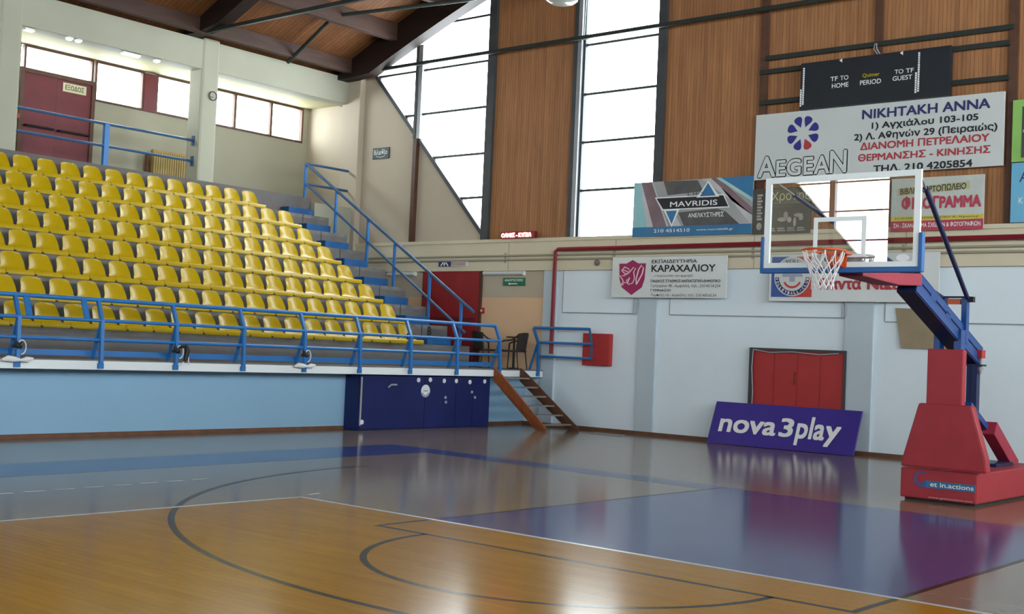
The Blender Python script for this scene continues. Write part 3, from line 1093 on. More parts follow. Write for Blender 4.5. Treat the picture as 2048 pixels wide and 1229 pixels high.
for a, b in ((-15.93, -15.0), (-14.99, -14.04)):
    B(a, b, 8.715, 8.76, 1.31, 3.75).build('door_leaf', 'door_red', dr)
B(-15.8, -14.1, 8.68, 8.715, 2.42, 2.50).build('push_bar', 'maroon_paint', dr)


def signbox(name, lab, x0, x1, z0, z1, m, y=8.72, d=.03, cat='sign', part='panel'):
    t = thing(name, lab, cat, ((x0 + x1) / 2, y + d, z0))
    B(x0, x1, y, y + d, z0, z1).build(part, m, t, bevel=.004)
    return t


t = signbox('exit_sign', 'small pictogram exit sign on the beam above the red end door', -15.37, -14.97, 3.79, 3.91, 'letter_navy', 8.66, .04)
MB().bar((-15.29, 8.655, 3.80), (-15.22, 8.655, 3.89), .03, .004, (0, 1, 0)).bar((-15.17, 8.655, 3.81), (-15.17, 8.655, 3.89), .05, .004, (0, 1, 0)).bar((-15.12, 8.655, 3.89), (-15.04, 8.655, 3.80), .03, .004, (0, 1, 0)).build('pictogram', 'letter_white', t)
t = signbox('exit_word_sign', 'narrow pale sign with red exit lettering above the red end door', -14.95, -14.42, 3.79, 3.91, 'sign_grey_white', 8.66, .04)
text('ΕΞΟΔΟΣ', (-14.91, -14.46, 3.815, 3.89), on_y(8.655), 'letter_red', t, bold=.01)
t = signbox('canteen_sign', 'green sign with white lettering and arrow above the balcony chairs', -13.29, -12.62, 3.31, 3.50, 'sign_green', 8.76, .03)
text('ΑΝΑΨΥΚΤΗΡΙΟ', (-13.24, -12.66, 3.41, 3.475), on_y(8.755), 'letter_white', t, bold=.02)
MB().bar((-13.08, 8.755, 3.355), (-12.84, 8.755, 3.355), .025, .004, (0, 1, 0)).prism([(-13.13, 8.754, 3.355), (-13.07, 8.754, 3.385), (-13.07, 8.754, 3.325)], (0, .004, 0)).build('arrow', 'letter_white', t)
for x0, x1, lb in ((-13.93, -12.62, 'long pale wall lamp above the green canteen sign'), (-17.28, -16.25, 'long pale wall lamp left of the red end door behind the stair rail')):
    t = thing('wall_lamp', lb, 'lamp', ((x0 + x1) / 2, 8.75, 3.56), 'pale wall lamps')
    B(x0, x1, 8.74, 8.80, 3.56, 3.73).build('housing', 'lamp_white', t, bevel=.01)
    MB().tube([(x0 + .03, 8.72, 3.61), (x1 - .03, 8.72, 3.61)], .045, 8).build('diffuser', 'sign_grey_white', t, smooth=True)
t = thing('call_point', 'small red call point at the right edge of the red end door', 'alarm', (-13.94, 8.78, 2.68))
cp = MB().use('bright_red').box(-14.02, -13.88, 8.76, 8.80, 2.62, 2.76)
cp.use('sign_pale').box(-13.98, -13.92, 8.755, 8.762, 2.66, 2.72)
cp.build('case', None, t)
t = thing('wall_sounder', 'small round brown sounder on the beam near the red pipe', 'alarm', (-10.44, 8.66, 3.83))
MB().lathe((-10.44, 8.70, 3.83), [(.07, 0), (.07, -.04), (.04, -.06)], 14, 'y').build('body', 'mav_mauve', t)
t = signbox('old_sign', 'small dark green sign with white script on the cream wall left of the slanted window', -18.09, -17.47, 6.72, 7.02, 'sign_green', 8.77, .03)
MATS['sign_green_dark'] = mat('sign_green_dark', (.02, .045, .035), .5, .3, .2, 5)
t.children[0].data.materials[0] = MATS['sign_green_dark']
text('Βιλιοθέο', (-18.03, -17.53, 6.83, 6.98), on_y(8.765), 'letter_white', t, bold=.01)
MB().tube([(-17.95, 8.765, 6.80), (-17.85, 8.765, 6.765), (-17.7, 8.765, 6.765), (-17.6, 8.765, 6.80)], .008, 5).build('flourish', 'letter_white', t)


def rattan_chair(x, y, rz, lab):
    t = thing('rattan_armchair', lab, 'chair', (0, 0, 0), 'dark armchairs on the balcony')
    xf = None
    p = MB().box(-.25, .25, -.24, .24, .40, .45)
    p.build('seat', 'rattan', t, bevel=.015)
    b = MB()
    for i in range(9):
        u0, u1 = -1 + 2 * i / 9, -1 + 2 * (i + 1) / 9
        b.add([(.25 * u0, -.22 - .05 * (1 - u0 * u0), .44), (.25 * u1, -.22 - .05 * (1 - u1 * u1), .44), (.27 * u1, -.27 - .07 * (1 - u1 * u1), .86 - .03 * u1 * u1), (.27 * u0, -.27 - .07 * (1 - u0 * u0), .86 - .03 * u0 * u0),
               (.25 * u0, -.19 - .05 * (1 - u0 * u0), .44), (.25 * u1, -.19 - .05 * (1 - u1 * u1), .44), (.27 * u1, -.24 - .07 * (1 - u1 * u1), .86 - .03 * u1 * u1), (.27 * u0, -.24 - .07 * (1 - u0 * u0), .86 - .03 * u0 * u0)],
              [(0, 1, 2, 3), (7, 6, 5, 4), (3, 2, 6, 7), (0, 4, 5, 1), (1, 5, 6, 2), (0, 3, 7, 4)])
    b.build('backrest', 'rattan', t)
    for s in (-1, 1):
        MB().tube([(s * .27, -.26, .80), (s * .29, -.10, .68), (s * .29, .12, .65), (s * .27, .22, .60), (s * .25, .22, .43)], .02, 7).build('armrest', 'rattan', t, smooth=True)
        MB().tube([(s * .23, .21, .43), (s * .25, .24, 0)], .015, 7).build('leg', 'black_plastic', t)
        MB().tube([(s * .23, -.21, .43), (s * .25, -.27, 0)], .015, 7).build('leg', 'black_plastic', t)
    t.matrix_world = Matrix.Translation((x, y, 1.302)) @ Matrix.Rotation(rz, 4, 'Z')
    return t


rattan_chair(-12.25, 7.98, PI / 2 + .25, 'dark rattan armchair on the balcony right of the small table')
rattan_chair(-13.08, 7.98, -.35, 'dark rattan armchair on the balcony left of the small table')
t = thing('side_table', 'small dark round table between the two balcony armchairs', 'table', (-12.66, 8.52, 1.302))
MB().lathe((-12.66, 8.52, 1.302), [(.195, .74), (.20, .755), (.195, .77)], 24).build('table_top', 'rattan', t)
MB().lathe((-12.66, 8.52, 1.302), [(.03, .02), (.025, .745)], 10).build('stem', 'black_plastic', t)
MB().lathe((-12.66, 8.52, 1.302), [(.16, 0), (.15, .02), (.04, .03)], 16).build('base', 'black_plastic', t)

# ------------------------------------------------------------------ wall things on the white wall
t = thing('fire_cabinet', 'red square fire cabinet on the white wall beside the balcony gate', 'cabinet', (-10.37, 8.75, 1.48))
B(-10.74, -9.99, 8.66, 8.79, 1.48, 2.21).build('body', 'bright_red', t, bevel=.01)
FD = B(-10.72, -10.01, 8.645, 8.66, 1.50, 2.19).build('door', 'bright_red', t, bevel=.004)
B(-10.62, -10.35, 8.64, 8.646, 2.05, 2.09).build('label_strip', 'pad_crimson', FD)
hr = sroot('door_3', (-5.4, 8.8, .78))
fm = MB().box(-6.47, -6.40, 8.70, 8.80, .0, 2.02).box(-4.39, -4.34, 8.70, 8.80, .0, 2.02).box(-6.47, -4.34, 8.70, 8.80, 1.97, 2.02)
fm.build('door_frame', 'dark_frame', hr)
for a, b in ((-6.40, -5.915), (-5.905, -5.395), (-5.385, -4.90), (-4.89, -4.39)):
    B(a, b, 8.735, 8.775, .02, 1.97).build('door_leaf', 'bright_red', hr)
MB().tube([(-5.44, 8.73, 1.55), (-5.44, 8.71, 1.50), (-5.44, 8.71, 1.35), (-5.44, 8.73, 1.30)], .012, 6).build('handle', 'maroon_paint', hr)
MB().tube([(-6.36, 8.69, 1.98), (-6.0, 8.69, 1.93), (-5.5, 8.69, 1.96), (-4.9, 8.69, 1.92), (-4.5, 8.69, 1.96)], .012, 6).tube([(-6.38, 8.69, 1.98), (-6.40, 8.69, 1.6), (-6.36, 8.69, 1.1), (-6.38, 8.69, .5)], .012, 6).build('door_cable', 'wire_grey', hr)
t = MB().prism([(-3.39, 8.74, 2.88), (-2.31, 8.74, 2.86), (-2.36, 8.74, 2.11), (-3.25, 8.74, 2.11)], (0, .02, 0))
tag(t.build('plywood_board', 'plywood'), 'square brown plywood board on the white wall behind the hoop arm', 'board')
for x, lb in ((-9.42, 'short grey rod hanging under the left end of the crested school banner'), (-4.46, 'short grey rod hanging under the volleyball banner')):
    o = MB().tube([(x, 8.74, 3.1), (x - .01, 8.74, 2.68), (x + .05, 8.74, 2.66), (x + .08, 8.74, 2.72), (x + .09, 8.74, 3.1)], .014, 6)
    tag(o.build('hanging_rod', 'wire_grey'), lb, 'rod', 'grey rods on the white wall')

# nova board: leaning panel
t = thing('floor_banner', 'purple advertising board with white lettering leaning against the wall', 'sign', (-5.5, 8.3, 0))
nb = lambda u, v, d=0: Vector((u, 8.22 + .36 * v / .86 - d, v))
p = MB()
p.prism([nb(-7.13, .01), nb(-3.92, .01), nb(-3.92, .86), nb(-7.13, .86)], (0, .05, 0))
p.build('board', 'nova_purple', t)
for s_, x0, x1, z0, z1 in (('nova', -6.93, -5.63, .25, .52), ('3', -5.56, -5.26, .25, .62), ('pla', -5.19, -4.58, .11, .68), ('y', -4.58, -4.26, .13, .53)):
    text(s_, (x0, x1, z0, z1), lambda u, v: nb(u, v, .006), 'letter_white', t, bold=.03)

# school banner
t = signbox('school_banner', 'white banner with maroon shield crest and black lettering on the wall', -9.95, -7.02, 3.035, 3.94, 'banner_white', 8.60, .02, 'banner', 'cloth')
sx = lambda u: -9.763 + .71 * u
sz = lambda v: 3.09 + .784 * v
sh = [(.0, .90), (.28, .90), (.5, 1.0), (.72, .90), (1.0, .90), (.97, .45), (.88, .22), (.5, 0), (.12, .22), (.03, .45)]
MB().prism([(sx(u), 8.594, sz(v)) for u, v in sh], (0, .005, 0)).build('shield', 'shield_maroon', t)
dv = MB()
dv.tube([(sx(u), 8.590, sz(v)) for u, v in ((.10, .28), (.18, .40), (.05, .55), (.20, .55), (.36, .62), (.46, .70), (.54, .78), (.63, .76), (.56, .66), (.60, .48), (.54, .34), (.38, .30), (.30, .42), (.42, .50), (.34, .34), (.22, .36), (.14, .27))], .017, 5)
dv.tube([(sx(u), 8.590, sz(v)) for u, v in ((.36, .62), (.24, .60), (.10, .70), (.22, .80), (.38, .74), (.42, .64), (.28, .68), (.14, .72))], .017, 5)
dv.tube([(sx(u), 8.590, sz(v)) for u, v in ((.68, .30), (.66, .44), (.74, .72), (.84, .84), (.92, .76), (.88, .60), (.76, .42), (.68, .30))], .017, 5)
dv.build('dove_emblem', 'logo_pink', t)
yk = on_y(8.594)
text('ΕΚΠΑΙΔΕΥΤΗΡΙΑ', (-8.90, -7.75, 3.794, 3.875), yk, 'letter_black', t, bold=.01)
text('ΚΑΡΑΧΑΛΙΟΥ', (-8.90, -7.29, 3.60, 3.765), yk, 'letter_black', t, bold=.022)
text('...στοχεύοντας την κορυφή!', (-8.86, -7.84, 3.475, 3.55), yk, 'letter_black', t)
text('ΠΑΙΔΙΚΟΣ ΣΤΑΘΜΟΣ-ΝΗΠΙΑΓΩΓΕΙΟ-ΔΗΜΟΤΙΚΟ', (-8.91, -7.16, 3.37, 3.435), yk, 'letter_black', t, bold=.01)
text('Γρηγορίου 48 - Αμφιάλη, τηλ.: 210 43.14.254', (-8.90, -7.16, 3.25, 3.335), yk, 'letter_black', t)
text('ΓΥΜΝΑΣΙΟ', (-8.90, -8.38, 3.17, 3.228), yk, 'letter_black', t, bold=.01)
text('Τομπάζη 10 - Αμφιάλη, τηλ.: 210 400.65.54', (-8.89, -7.25, 3.05, 3.128), yk, 'letter_black', t)

# volleyball banner
t = signbox('volleyball_banner', 'white banner with blue and red club emblem and red lettering behind the hoop', -6.02, -2.5, 2.985, 3.94, 'banner_white', 8.60, .02, 'banner', 'cloth')
em = MB()
em.use('logo_blue').poly([(-5.97, 8.594, 3.07), (-5.52, 8.594, 3.07), (-5.52, 8.594, 3.89), (-5.97, 8.594, 3.89)])
em.use('logo_red').poly([(-5.52, 8.594, 3.07), (-5.07, 8.594, 3.07), (-5.07, 8.594, 3.89), (-5.52, 8.594, 3.89)])
em.use('sign_grey_white')
disc(em, -5.50, 8.588, 3.49, .40, 40, .004)
em.use('letter_navy')
ringxz(em, -5.50, 8.585, 3.49, .30, .385, 40, PI * 1.02, PI * 1.98)
em.use('letter_white')
ringxz(em, -5.50, 8.582, 3.49, .385, .40, 48)
em.use('sticker_grey')
em.box(-5.72, -5.28, 8.583, 8.587, 3.48, 3.60).box(-5.56, -5.44, 8.5815, 8.5855, 3.38, 3.72)
em.use('logo_red')
ringxz(em, -5.50, 8.584, 3.46, .17, .215, 24, PI * 1.15, PI * 1.85)
em.build('emblem', None, t)
for ch, a in zip('VOLLEYBALL-CLUB', [PI * 1.05 + i * .9 * PI / 14 for i in range(15)]):
    c_, s_ = math.cos(a), math.sin(a)
    ox, oz = -5.50 + .343 * c_, 3.49 + .343 * s_
    wd = .022 if ch not in '-' else .015
    text(ch, (-wd, wd, -.028 if ch != '-' else -.006, .028 if ch != '-' else .006), lambda u, v, ox=ox, oz=oz, c_=c_, s_=s_: Vector((ox - u * s_ - v * c_, 8.580, oz + u * c_ - v * s_)), 'letter_white', t, name='emblem_letter', bold=.03)
text('VOLL', (-5.66, -5.34, 3.76, 3.83), on_y(8.582), 'letter_navy', t, name='emblem_letter', bold=.01)
text('Πάντα', (-4.904, -4.03, 3.22, 3.46), on_y(8.592), 'letter_red', t, bold=.045)
text('Νικε', (-3.909, -3.23, 3.22, 3.43), on_y(8.592), 'letter_red', t, bold=.045)

# ------------------------------------------------------------------ signs on the timber wall
YS = 8.60
# oil company sign
t = signbox('fuel_sign', 'large white sign with blue petal emblem and Greek lettering on the timber wall', -6.46, -1.40, 5.50, 6.865, 'sign_grey_white', YS, .05)
yk = on_y(YS - .004)
for s_, b_, m_ in (('ΝΙΚΗΤΑΚΗ ΑΝΝΑ', (-4.129, -1.652, 6.578, 6.765), 'letter_navy'), ('1) Αγχιάλου 103-105', (-3.925, -1.864, 6.335, 6.51), 'letter_black'), ('2) Λ. Αθηνών 29 (Πειραιώς)', (-4.28, -1.513, 6.125, 6.31), 'letter_black'),
                   ('ΔΙΑΝΟΜΗ ΠΕΤΡΕΛΑΙΟΥ', (-4.148, -1.652, 5.965, 6.118), 'letter_red'), ('ΘΕΡΜΑΝΣΗΣ - ΚΙΝΗΣΗΣ', (-4.182, -1.627, 5.745, 5.893), 'letter_red'), ('ΤΗΛ. 210 4205854', (-3.865, -1.948, 5.512, 5.658), 'letter_black')):
    text(s_, b_, yk, m_, t, bold=.034)
for i in range(8):
    a = PI / 2 + PI / 8 + i * PI / 4
    c_, s_ = math.cos(a), math.sin(a)
    pts = []
    for k in range(20):
        w = 2 * PI * k / 20
        rr = .245 + .115 * math.cos(w)
        tt = .105 * math.sin(w) * (.55 + .45 * math.cos(w)) * 1.25
        pts.append((-5.385 + rr * c_ - tt * s_, YS - .004, 6.405 + rr * s_ + tt * c_))
    MB().prism(pts, (0, .003, 0)).build('petal', 'letter_red' if i == 4 else 'letter_blue', t)
for ch, x0, x1, z0, z1 in (('A', -6.39, -5.95, 5.53, 6.0), ('E', -5.97, -5.72, 5.53, 5.90), ('G', -5.73, -5.38, 5.53, 5.91), ('E', -5.36, -5.11, 5.53, 5.93), ('A', -5.13, -4.76, 5.53, 5.94), ('N', -4.79, -4.40, 5.53, 6.02)):
    text(ch, (x0, x1, z0, z1), on_y(YS - .004), 'letter_black', t, bold=.055, name='outline_letter')
    text(ch, (x0 + .02, x1 - .02, z0 + .02, z1 - .02), on_y(YS - .012), 'sign_grey_white', t, bold=.025, name='letter_fill')

# scoreboard
t = thing('scoreboard', 'black electronic scoreboard with white lettering above the white fuel sign', 'scoreboard', (-3.9, 8.6, 6.89))
B(-5.44, -2.385, 8.52, 8.64, 6.872, 7.82).build('case', 'scoreboard_black', t, bevel=.01)
yk = on_y(8.515)
for s_, b_ in (('TF', (-4.788, -4.63, 7.385, 7.475)), ('TO', (-4.58, -4.406, 7.385, 7.475)), ('HOME', (-4.751, -4.40, 7.24, 7.335)), ('PERIOD', (-4.161, -3.73, 7.24, 7.335)), ('TO', (-3.463, -3.29, 7.385, 7.47)), ('TF', (-3.24, -3.088, 7.385, 7.47)), ('GUEST', (-3.499, -3.113, 7.255, 7.345))):
    text(s_, b_, yk, 'letter_white', t, bold=.014)
text('Quimer', (-4.114, -3.766, 7.38, 7.465), yk, 'letter_yellow', t, bold=.02)
for x, z0, z1 in ((-5.37, 6.97, 7.74), (-5.42, 6.94, 7.33), (-2.99, 7.0, 7.78), (-3.04, 6.98, 7.40)):
    m = MB()
    n = int((z1 - z0) / .045)
    for i in range(n):
        m.box(x - .016, x + .016, 8.512, 8.518, z0 + i * .045, z0 + i * .045 + .034)
    m.build('player_marks', 'letter_white', t)
for x, z in ((-4.57, 7.77), (-3.33, 7.77)):
    MB().prism([(x - .04, 8.512, z + .02), (x + .02, 8.512, z + .05), (x + .02, 8.512, z - .03)], (0, .006, 0)).build('indicator', 'letter_white', t)

# lift company sign
t = signbox('lift_sign', 'blue and grey lift company sign with a black name band on the ledge', -9.45, -6.47, 4.385, 5.60, 'mav_grey', YS, .04)
X_ = lambda u: -9.45 + 2.98 * u
Z_ = lambda v: 4.385 + 1.215 * v
st = MB()
sp_y = [YS - .001]


def sp(m, *uv):
    sp_y[0] -= .0006
    st.use(m).poly([(X_(a), sp_y[0], Z_(b)) for a, b in uv])


sp('mav_cyan', (0, .12), (.13, .12), (.055, 1), (0, 1))
sp('mav_light', (.13, .12), (.19, .12), (.065, 1), (.055, 1))
sp('mav_mauve', (.19, .12), (.31, .12), (.155, 1), (.065, 1))
sp('mav_light', (.31, .12), (.325, .12), (.165, 1), (.155, 1))
sp('mav_light', (.36, .12), (.44, .12), (.36, .42), (.385, .5), (.335, .3))
sp('mav_dark', (.46, .12), (.93, .12), (.79, .40), (.72, .46), (.395, .42))
sp('mav_dark', (.26, 1.0), (.55, .98), (.60, .78), (.30, .74))
sp('mav_light', (.58, 1), (.68, 1), (1, .14), (1, .32))
sp('mav_mauve', (.66, 1), (.72, 1), (1, .45), (1, .32))
sp('mav_blue', (.74, 1), (1, 1), (1, .62))
sp('mav_cyan', (.70, 1), (.74, 1), (1, .62), (1, .55))
sp('mav_blue', (0, 0), (1, 0), (1, .175), (0, .175))
sp('letter_white', (.19, .71), (.77, .71), (.82, .47), (.255, .47))
sp('letter_black', (.205, .69), (.765, .69), (.81, .49), (.265, .49))
sp('letter_white', (.545, .67), (.735, .67), (.64, .96))
sp('letter_white', (.27, .47), (.405, .47), (.345, .16))
sp('mav_blue', (.575, .69), (.705, .69), (.638, .925))
sp('mav_blue', (.29, .455), (.385, .455), (.345, .21))
st.build('stripes', None, t)
text('LIFT', (-8.04, -7.58, 5.245, 5.315), on_y(YS - .016), 'mav_dark', t)
text('MAVRIDIS', (-8.477, -7.30, 5.02, 5.135), on_y(YS - .017), 'letter_white', t, bold=.012)
text('ΑΝΕΛΚΥΣΤΗΡΕΣ', (-8.008, -7.136, 4.772, 4.872), on_y(YS - .016), 'letter_white', t, bold=.012)
text('210 4514510', (-8.877, -7.957, 4.467, 4.543), on_y(YS - .016), 'letter_white', t, bold=.012)
text('www.mavridislift.gr', (-7.794, -6.895, 4.468, 4.528), on_y(YS - .016), 'letter_white', t)

# tavern poster (dark) with its side strip
t = signbox('music_poster', 'dark photographic poster with thin pale title behind the backboard', -6.46, -5.16, 4.37, 5.31, 'poster_dark', YS, .03, 'poster', 'sheet')
pm = MB()
pm.use('poster_olive').box(-6.12, -5.18, YS - .003, YS, 4.98, 5.29)
pm.use('poster_pale')
for cx, cz, rx, rz in ((-5.78, 4.66, .11, .045), (-5.70, 4.74, .05, .08), (-5.62, 4.65, .05, .06), (-5.42, 4.74, .10, .04), (-5.36, 4.68, .05, .05), (-5.50, 4.60, .03, .10), (-6.30, 4.53, .06, .08)):
    disc(pm, cx, YS - .006, cz, rx, 12, .003, rz)
for i in range(4):
    pm.box(-6.1 + i * .22, -5.93 + i * .22, YS - .004, YS, 4.42, 4.445).box(-6.1 + i * .22, -5.95 + i * .22, YS - .004, YS, 4.465, 4.49)
for i in range(9):
    pm.box(-6.36, -6.24 - .03 * (i % 2), YS - .004, YS, 4.66 + i * .062, 4.70 + i * .062)
pm.build('printed_picture', None, t)
text('Χρόνης', (-6.04, -5.17, 5.0, 5.25), on_y(YS - .006), 'letter_cream', t)
text('Αρμονικές', (-5.98, -5.50, 4.90, 4.965), on_y(YS - .006), 'poster_olive', t)

# stationer's sign
t = signbox('stationer_sign', 'pale sign with big pinkish red Greek lettering right of the backboard', -3.48, -1.72, 4.35, 5.36, 'poster_grey', YS, .03)
pm = MB()
pm.use('poster_cream').prism([(-3.36, YS - .003, 5.03), (-1.98, YS - .003, 5.10), (-1.98, YS - .003, 5.25), (-3.36, YS - .003, 5.17)], (0, .003, 0))
pm.use('poster_yellow').box(-3.48, -1.72, YS - .003, YS, 4.54, 4.63)
pm.use('poster_red').box(-3.48, -1.72, YS - .003, YS, 4.35, 4.54)
pm.build('colour_bands', None, t)
yk = on_y(YS - .006)
text('ΒΙΒΛΙΟΧΑΡΤΟΠΩΛΕΙΟ', (-3.306, -2.047, 5.075, 5.20), lambda u, v: Vector((u, YS - .006, v + (u + 2.68) * .045)), 'letter_black', t, bold=.015)
text('ΦΙΛΟΓΡΑΜΜΑ', (-3.27, -1.763, 4.75, 5.01), yk, 'poster_red', t, bold=.05)
text('210 4313490 - 210 4325060 - ΛΕΣΒΟΥ 30 - filogramma.gr', (-3.40, -1.80, 4.56, 4.612), yk, 'letter_black', t)
text('ΣΗ - ΣΚΑΝΑΡΙΣΜΑ ΣΧΕΔΙΩΝ & ΦΩΤΟΓΡΑΦΙΩΝ', (-3.42, -1.768, 4.41, 4.50), yk, 'letter_white', t, bold=.02)
# posters at the right edge
t = signbox('green_poster', 'green bordered photo poster at the right edge above the sky blue poster', -1.25, .7, 5.55, 6.68, 'poster_green', YS, .03, 'poster', 'sheet')
pm = MB()
pm.use('poster_dark').box(-1.08, .55, YS - .003, YS, 5.62, 6.55)
pm.use('poster_pale').box(-1.06, .5, YS - .005, YS, 6.08, 6.13)
pm.use('poster_red').box(-1.02, -.6, YS - .005, YS, 6.40, 6.50)
pm.build('printed_picture', None, t)
t = signbox('blue_poster', 'sky blue poster at the right edge standing on the ledge', -1.24, .7, 4.45, 5.53, 'poster_sky', YS, .03, 'poster', 'sheet')
text('Α', (-1.10, -.92, 5.18, 5.37), on_y(YS - .004), 'letter_navy', t)
text('Κ', (-1.10, -1.02, 4.785, 4.90), on_y(YS - .004), 'letter_white', t)
# LED ticker
t = thing('led_ticker', 'small red lit ticker display on the ledge', 'display', (-12.75, 8.6, 4.44))
B(-13.28, -12.22, 8.58, 8.67, 4.442, 4.605).build('case', 'led_case', t)
text('ΟΛΗΕΣ - ΚΥΠΕΛ', (-13.255, -12.32, 4.465, 4.575), on_y(8.574), 'led_glow', t, bold=.06)
# pendant lamp
t = thing('pendant_lamp', 'pale round pendant lamp hanging at the top of the picture', 'lamp', (-8.14, 4.0, 8.32))
MB().lathe((-8.14, 4.0, 8.32), [(.06, .0), (.22, .02), (.30, .08), (.28, .2), (.18, .32), (.08, .4)], 24).build('shade', 'lamp_glass', t, smooth=True)
MB().lathe((-8.14, 4.0, 8.72), [(.08, 0), (.09, .12), (.04, .18)], 14).build('fitting', 'grey_steel', t)
MB().tube([(-8.14, 4.0, 8.9), (-8.14, 4.05, 12.45)], .012, 6).build('cable', 'black_plastic', t)
struct(MB().tube([(-10.98, 8.55, 9.06), (-10.95, 8.55, 10.3), (-11.0, 8.55, 11.6)], .012, 6).build('hanging_wire', 'wire_grey'))

# ------------------------------------------------------------------ basketball stand
t = thing('basketball_stand', 'red padded blue steel basketball stand with glass backboard, hoop and net', 'basketball stand', (.07, 2.6, 0), xf=CT)
G = lambda: MB(CT)
G().box(-.44, .57, 1.83, 4.5, .03, .425).build('base_box', 'pad_red', t, bevel=.02)
G().box(-.40, .53, 1.90, 4.45, .0, .03).build('wheels', 'black_plastic', t)
st = G()
st.use('mav_blue').box(-.09, .555, 1.822, 1.829, .185, .275)
st.use('logo_blue')
for i in range(12):
    a, b = PI * .35 + i * 1.15 * PI / 12, PI * .35 + (i + 1) * 1.15 * PI / 12
    w0, w1 = .012 + .03 * i / 12, .012 + .03 * (i + 1) / 12
    st.poly([(-.14 + .115 * math.cos(a), 1.825, .285 + .10 * math.sin(a)), (-.14 + (.115 - w0) * math.cos(a), 1.825, .285 + (.10 - w0) * math.sin(a)),
             (-.14 + (.115 - w1) * math.cos(b), 1.825, .285 + (.10 - w1) * math.sin(b)), (-.14 + .115 * math.cos(b), 1.825, .285 + .10 * math.sin(b))])
st.prism([(-.17, 1.824, .185), (-.09, 1.824, .185), (-.09, 1.824, .275), (-.12, 1.824, .275)], (0, .004, 0))
st.build('maker_logo', None, t)
text('et in.actions', (-.03, .54, .205, .262), lambda u, v: CT @ Vector((u, 1.819, v)), 'letter_white', t, bold=.02)
text('www.getinactions.com', (-.05, .53, .045, .075), lambda u, v: CT @ Vector((u, 1.819, v)), 'logo_pink', t)
# lower pad (tapering), upper pad
lp = G()
lp.prism([(-.42, 1.76, .44), (.72, 1.76, .44), (.70, 1.76, .62), (.50, 1.76, 1.29), (-.20, 1.76, 1.29), (-.40, 1.76, .56)], (0, .16, 0))
lp.build('lower_pad', 'pad_red', t, bevel=.03)
G().box(-.11, .365, 1.79, 1.915, 1.275, 2.01).build('upper_pad', 'pad_red', t, bevel=.02)
# uprights
for a, b in ((-.17, -.09), (.10, .20)):
    G().box(a, b, 2.14, 2.30, .42, 2.28).build('upright', 'stand_blue', t, bevel=.008)
    G().box(a + .02, b - .005, 2.32, 2.42, 2.1, 2.72).build('upper_upright', 'stand_blue', t, bevel=.006)
G().box(-.16, .22, 2.31, 2.43, 2.715, 2.735).build('top_plate', 'stand_navy', t)
G().box(-.07, .095, 2.33, 2.41, 2.63, 2.70).build('orange_bar', 'rim_orange', t)
# boom: a deep box beam with slotted side
P0, P1 = Vector((.03, 3.02, 1.93)), Vector((.03, .74, 2.815))
bm_ = G()
bm_.bar(P0, P1, .24, .27)
BOOM = bm_.build('boom', 'stand_navy', t)
sd = G()
for off in (-.055, .085):
    d = (P1 - P0).normalized()
    up = d.cross(Vector((1, 0, 0))).normalized()
    if up.z < 0:
        up = -up
    sd.bar(P0 + up * off + Vector((.125, 0, 0)), P1 + up * off + Vector((.125, 0, 0)), .012, .125 if off < 0 else .085)
for f_ in (.02, .3, .55, .78, .98):
    c = P0.lerp(P1, f_) + up * .025 + Vector((.125, 0, 0))
    sd.bar(c - d * .09, c + d * .09, .012, .09)
sd.bar(P0 + up * .138 + Vector((.0, 0, 0)), P1 + up * .138, .26, .012, up)
sd.build('side_plate', 'stand_blue', BOOM)
rb = G()
rb.prism([(-.11, -.90, 2.77), (-.11, -.90, 2.82), (-.11, .80, 2.925), (-.11, .80, 2.77), (-.11, .1, 2.735)], (.30, 0, 0))
rb.build('boom_pad', 'pad_crimson', BOOM, bevel=.012)
G().box(-.09, .15, -1.13, -.75, 2.80, 2.99).build('board_bracket', 'stand_navy', t)
G().bar((.45, -1.12, 2.93), (-.2, -1.12, 2.96), .04, .07).bar((.40, -1.1, 2.93), (.15, -.8, 2.90), .04, .05).build('board_brace', 'grey_steel', t)
# stays
for sx_, ex in ((.90, .19), (-.86, -.13)):
    a_, b_ = Vector((sx_, -1.10, 3.88)), Vector((ex, 2.36, 2.70))
    G().tube([a_, a_.lerp(b_, .10)], .014, 8).build('stay_turnbuckle', 'chrome', t)
    G().tube([a_.lerp(b_, .10), b_], .030, 10).build('stay', 'stand_navy', t, smooth=True)
G().box(.18, .27, 2.33, 2.41, 2.66, 2.73).build('stay_foot', 'black_plastic', t)
# rear
G().box(.02, .16, 2.86, 2.98, .42, 1.83).build('rear_post', 'stand_navy', t)
G().box(.0, .23, 2.84, 3.02, 1.81, 1.835).build('rear_plate', 'stand_navy', t)
G().box(.10, .22, 2.86, 3.0, 1.92, 2.03).build('jack_block', 'bright_red', t)
G().tube([(.19, 2.93, 1.95), (.19, 2.93, 1.70)], .022, 8).tube([(.19, 2.93, 1.80), (.19, 2.93, 1.75)], .04, 8).build('jack_screw', 'wire_grey', t)
G().bar((.14, 2.62, 1.28), (.14, 3.35, .93), .09, .08).build('strut', 'stand_blue', t)
G().bar((.21, 3.28, .96), (.21, 4.22, .39), .17, .20).build('strut_pad', 'pad_crimson', t, bevel=.01)
G().box(.0, .34, 3.2, 3.9, .425, .47).build('ballast_lid', 'stand_navy', t)
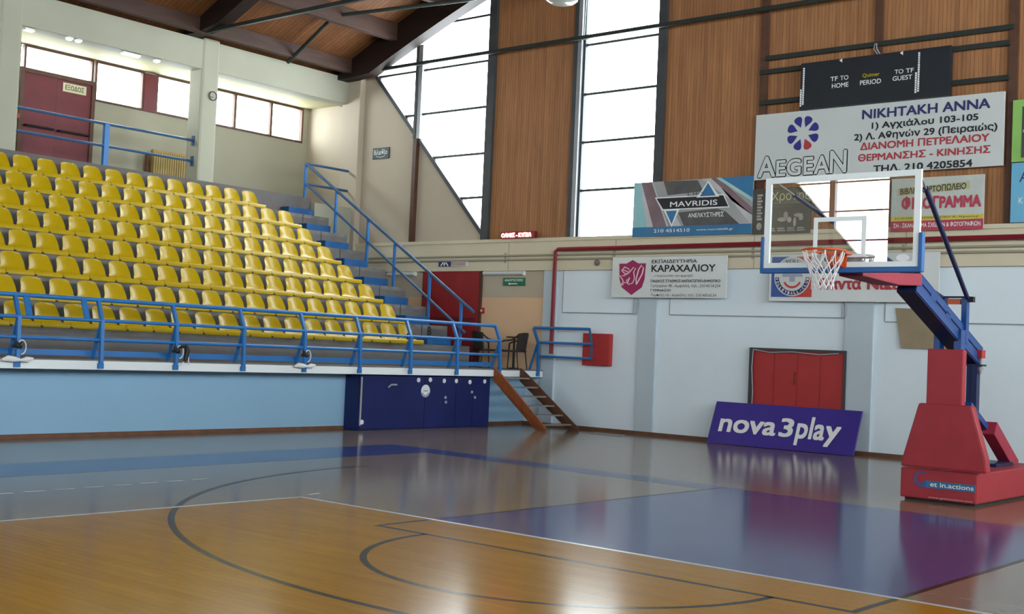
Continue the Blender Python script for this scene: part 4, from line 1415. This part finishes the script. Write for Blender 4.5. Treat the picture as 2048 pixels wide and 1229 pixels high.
# backboard
BZ0, BZ1, BX0, BX1, BY = 2.85, 3.895, -.905, .945, -1.2
BBD = G().box(BX0, BX1, BY, BY + .018, BZ0, BZ1).build('backboard', 'board_glass', t)
fr = G()
w = .055
for a in ((BX0 - .015, BX1 + .015, BZ1 - w, BZ1 + .012), (BX0 - .015, BX1 + .015, BZ0 - .012, BZ0 + w), (BX0 - .015, BX0 + w, BZ0, BZ1), (BX1 - w, BX1 + .015, BZ0, BZ1)):
    fr.box(a[0], a[1], BY - .006, BY + .03, a[2], a[3])
fr.build('backboard_frame', 'board_white', BBD)
sq = G()
q0, q1, s0, s1, lw = -.29, .345, 2.96, 3.42, .05
for a in ((q0, q1, s1 - lw, s1), (q0, q0 + lw, s0, s1), (q1 - lw, q1, s0, s1), (q0, q1, s0, s0 + .03)):
    sq.box(a[0], a[1], BY - .004, BY - .001, a[2], a[3])
sq.build('target_square', 'board_white', BBD)
pd = G()
pd.box(BX0 - .045, BX1 + .055, BY - .03, BY + .05, BZ0 - .065, BZ0 - .005)
pd.box(BX0 - .045, BX0 + .0 - .01, BY - .03, BY + .05, BZ0 - .065, 3.215).box(BX1 + .012, BX1 + .06, BY - .03, BY + .05, BZ0 - .065, 3.215)
pd.build('edge_pad', 'pad_blue', BBD, bevel=.012)
so = G()
disc(so, .78, BY - .004, 2.945, .075, 20, .003, .04)
so.build('oval_sticker', 'sticker_white', BBD)
RC = Vector((.03, -1.575, 3.005))
RIM = G().tube([RC + Vector((.232 * math.cos(a), .232 * math.sin(a), 0)) for a in [2 * PI * i / 40 for i in range(40)]], .013, 10, True).build('rim', 'rim_orange', t, smooth=True)

rbk = G()
rbk.box(RC.x - .16, RC.x + .16, -1.36, BY - .006, 2.985, 3.012)
rbk.prism([(RC.x - .055, -1.36, 2.985), (RC.x + .055, -1.36, 2.985), (RC.x + .055, -1.21, 2.985), (RC.x - .055, -1.21, 2.985)], (0, 0, -.13))
rbk.box(RC.x - .10, RC.x + .10, -1.215, BY - .004, 2.85, 3.03)
rbk.build('rim_bracket', 'rim_orange', RIM)
nt_ = G()
rr = [(.228, 0), (.205, -.09), (.172, -.17), (.140, -.245), (.120, -.31), (.118, -.37), (.125, -.42)]
NS = 12
for dr_ in (1, -1):
    for i in range(NS):
        pts = []
        for j, (r0, z) in enumerate(rr):
            stp = 0 if j == 0 else (j - 1) * .5 + .12
            a = 2 * PI * (i + dr_ * stp) / NS
            pts.append(RC + Vector((r0 * math.cos(a), r0 * math.sin(a), z - .01)))
        nt_.tube(pts, .0065, 5)
nt_.build('net', 'net_white', RIM)
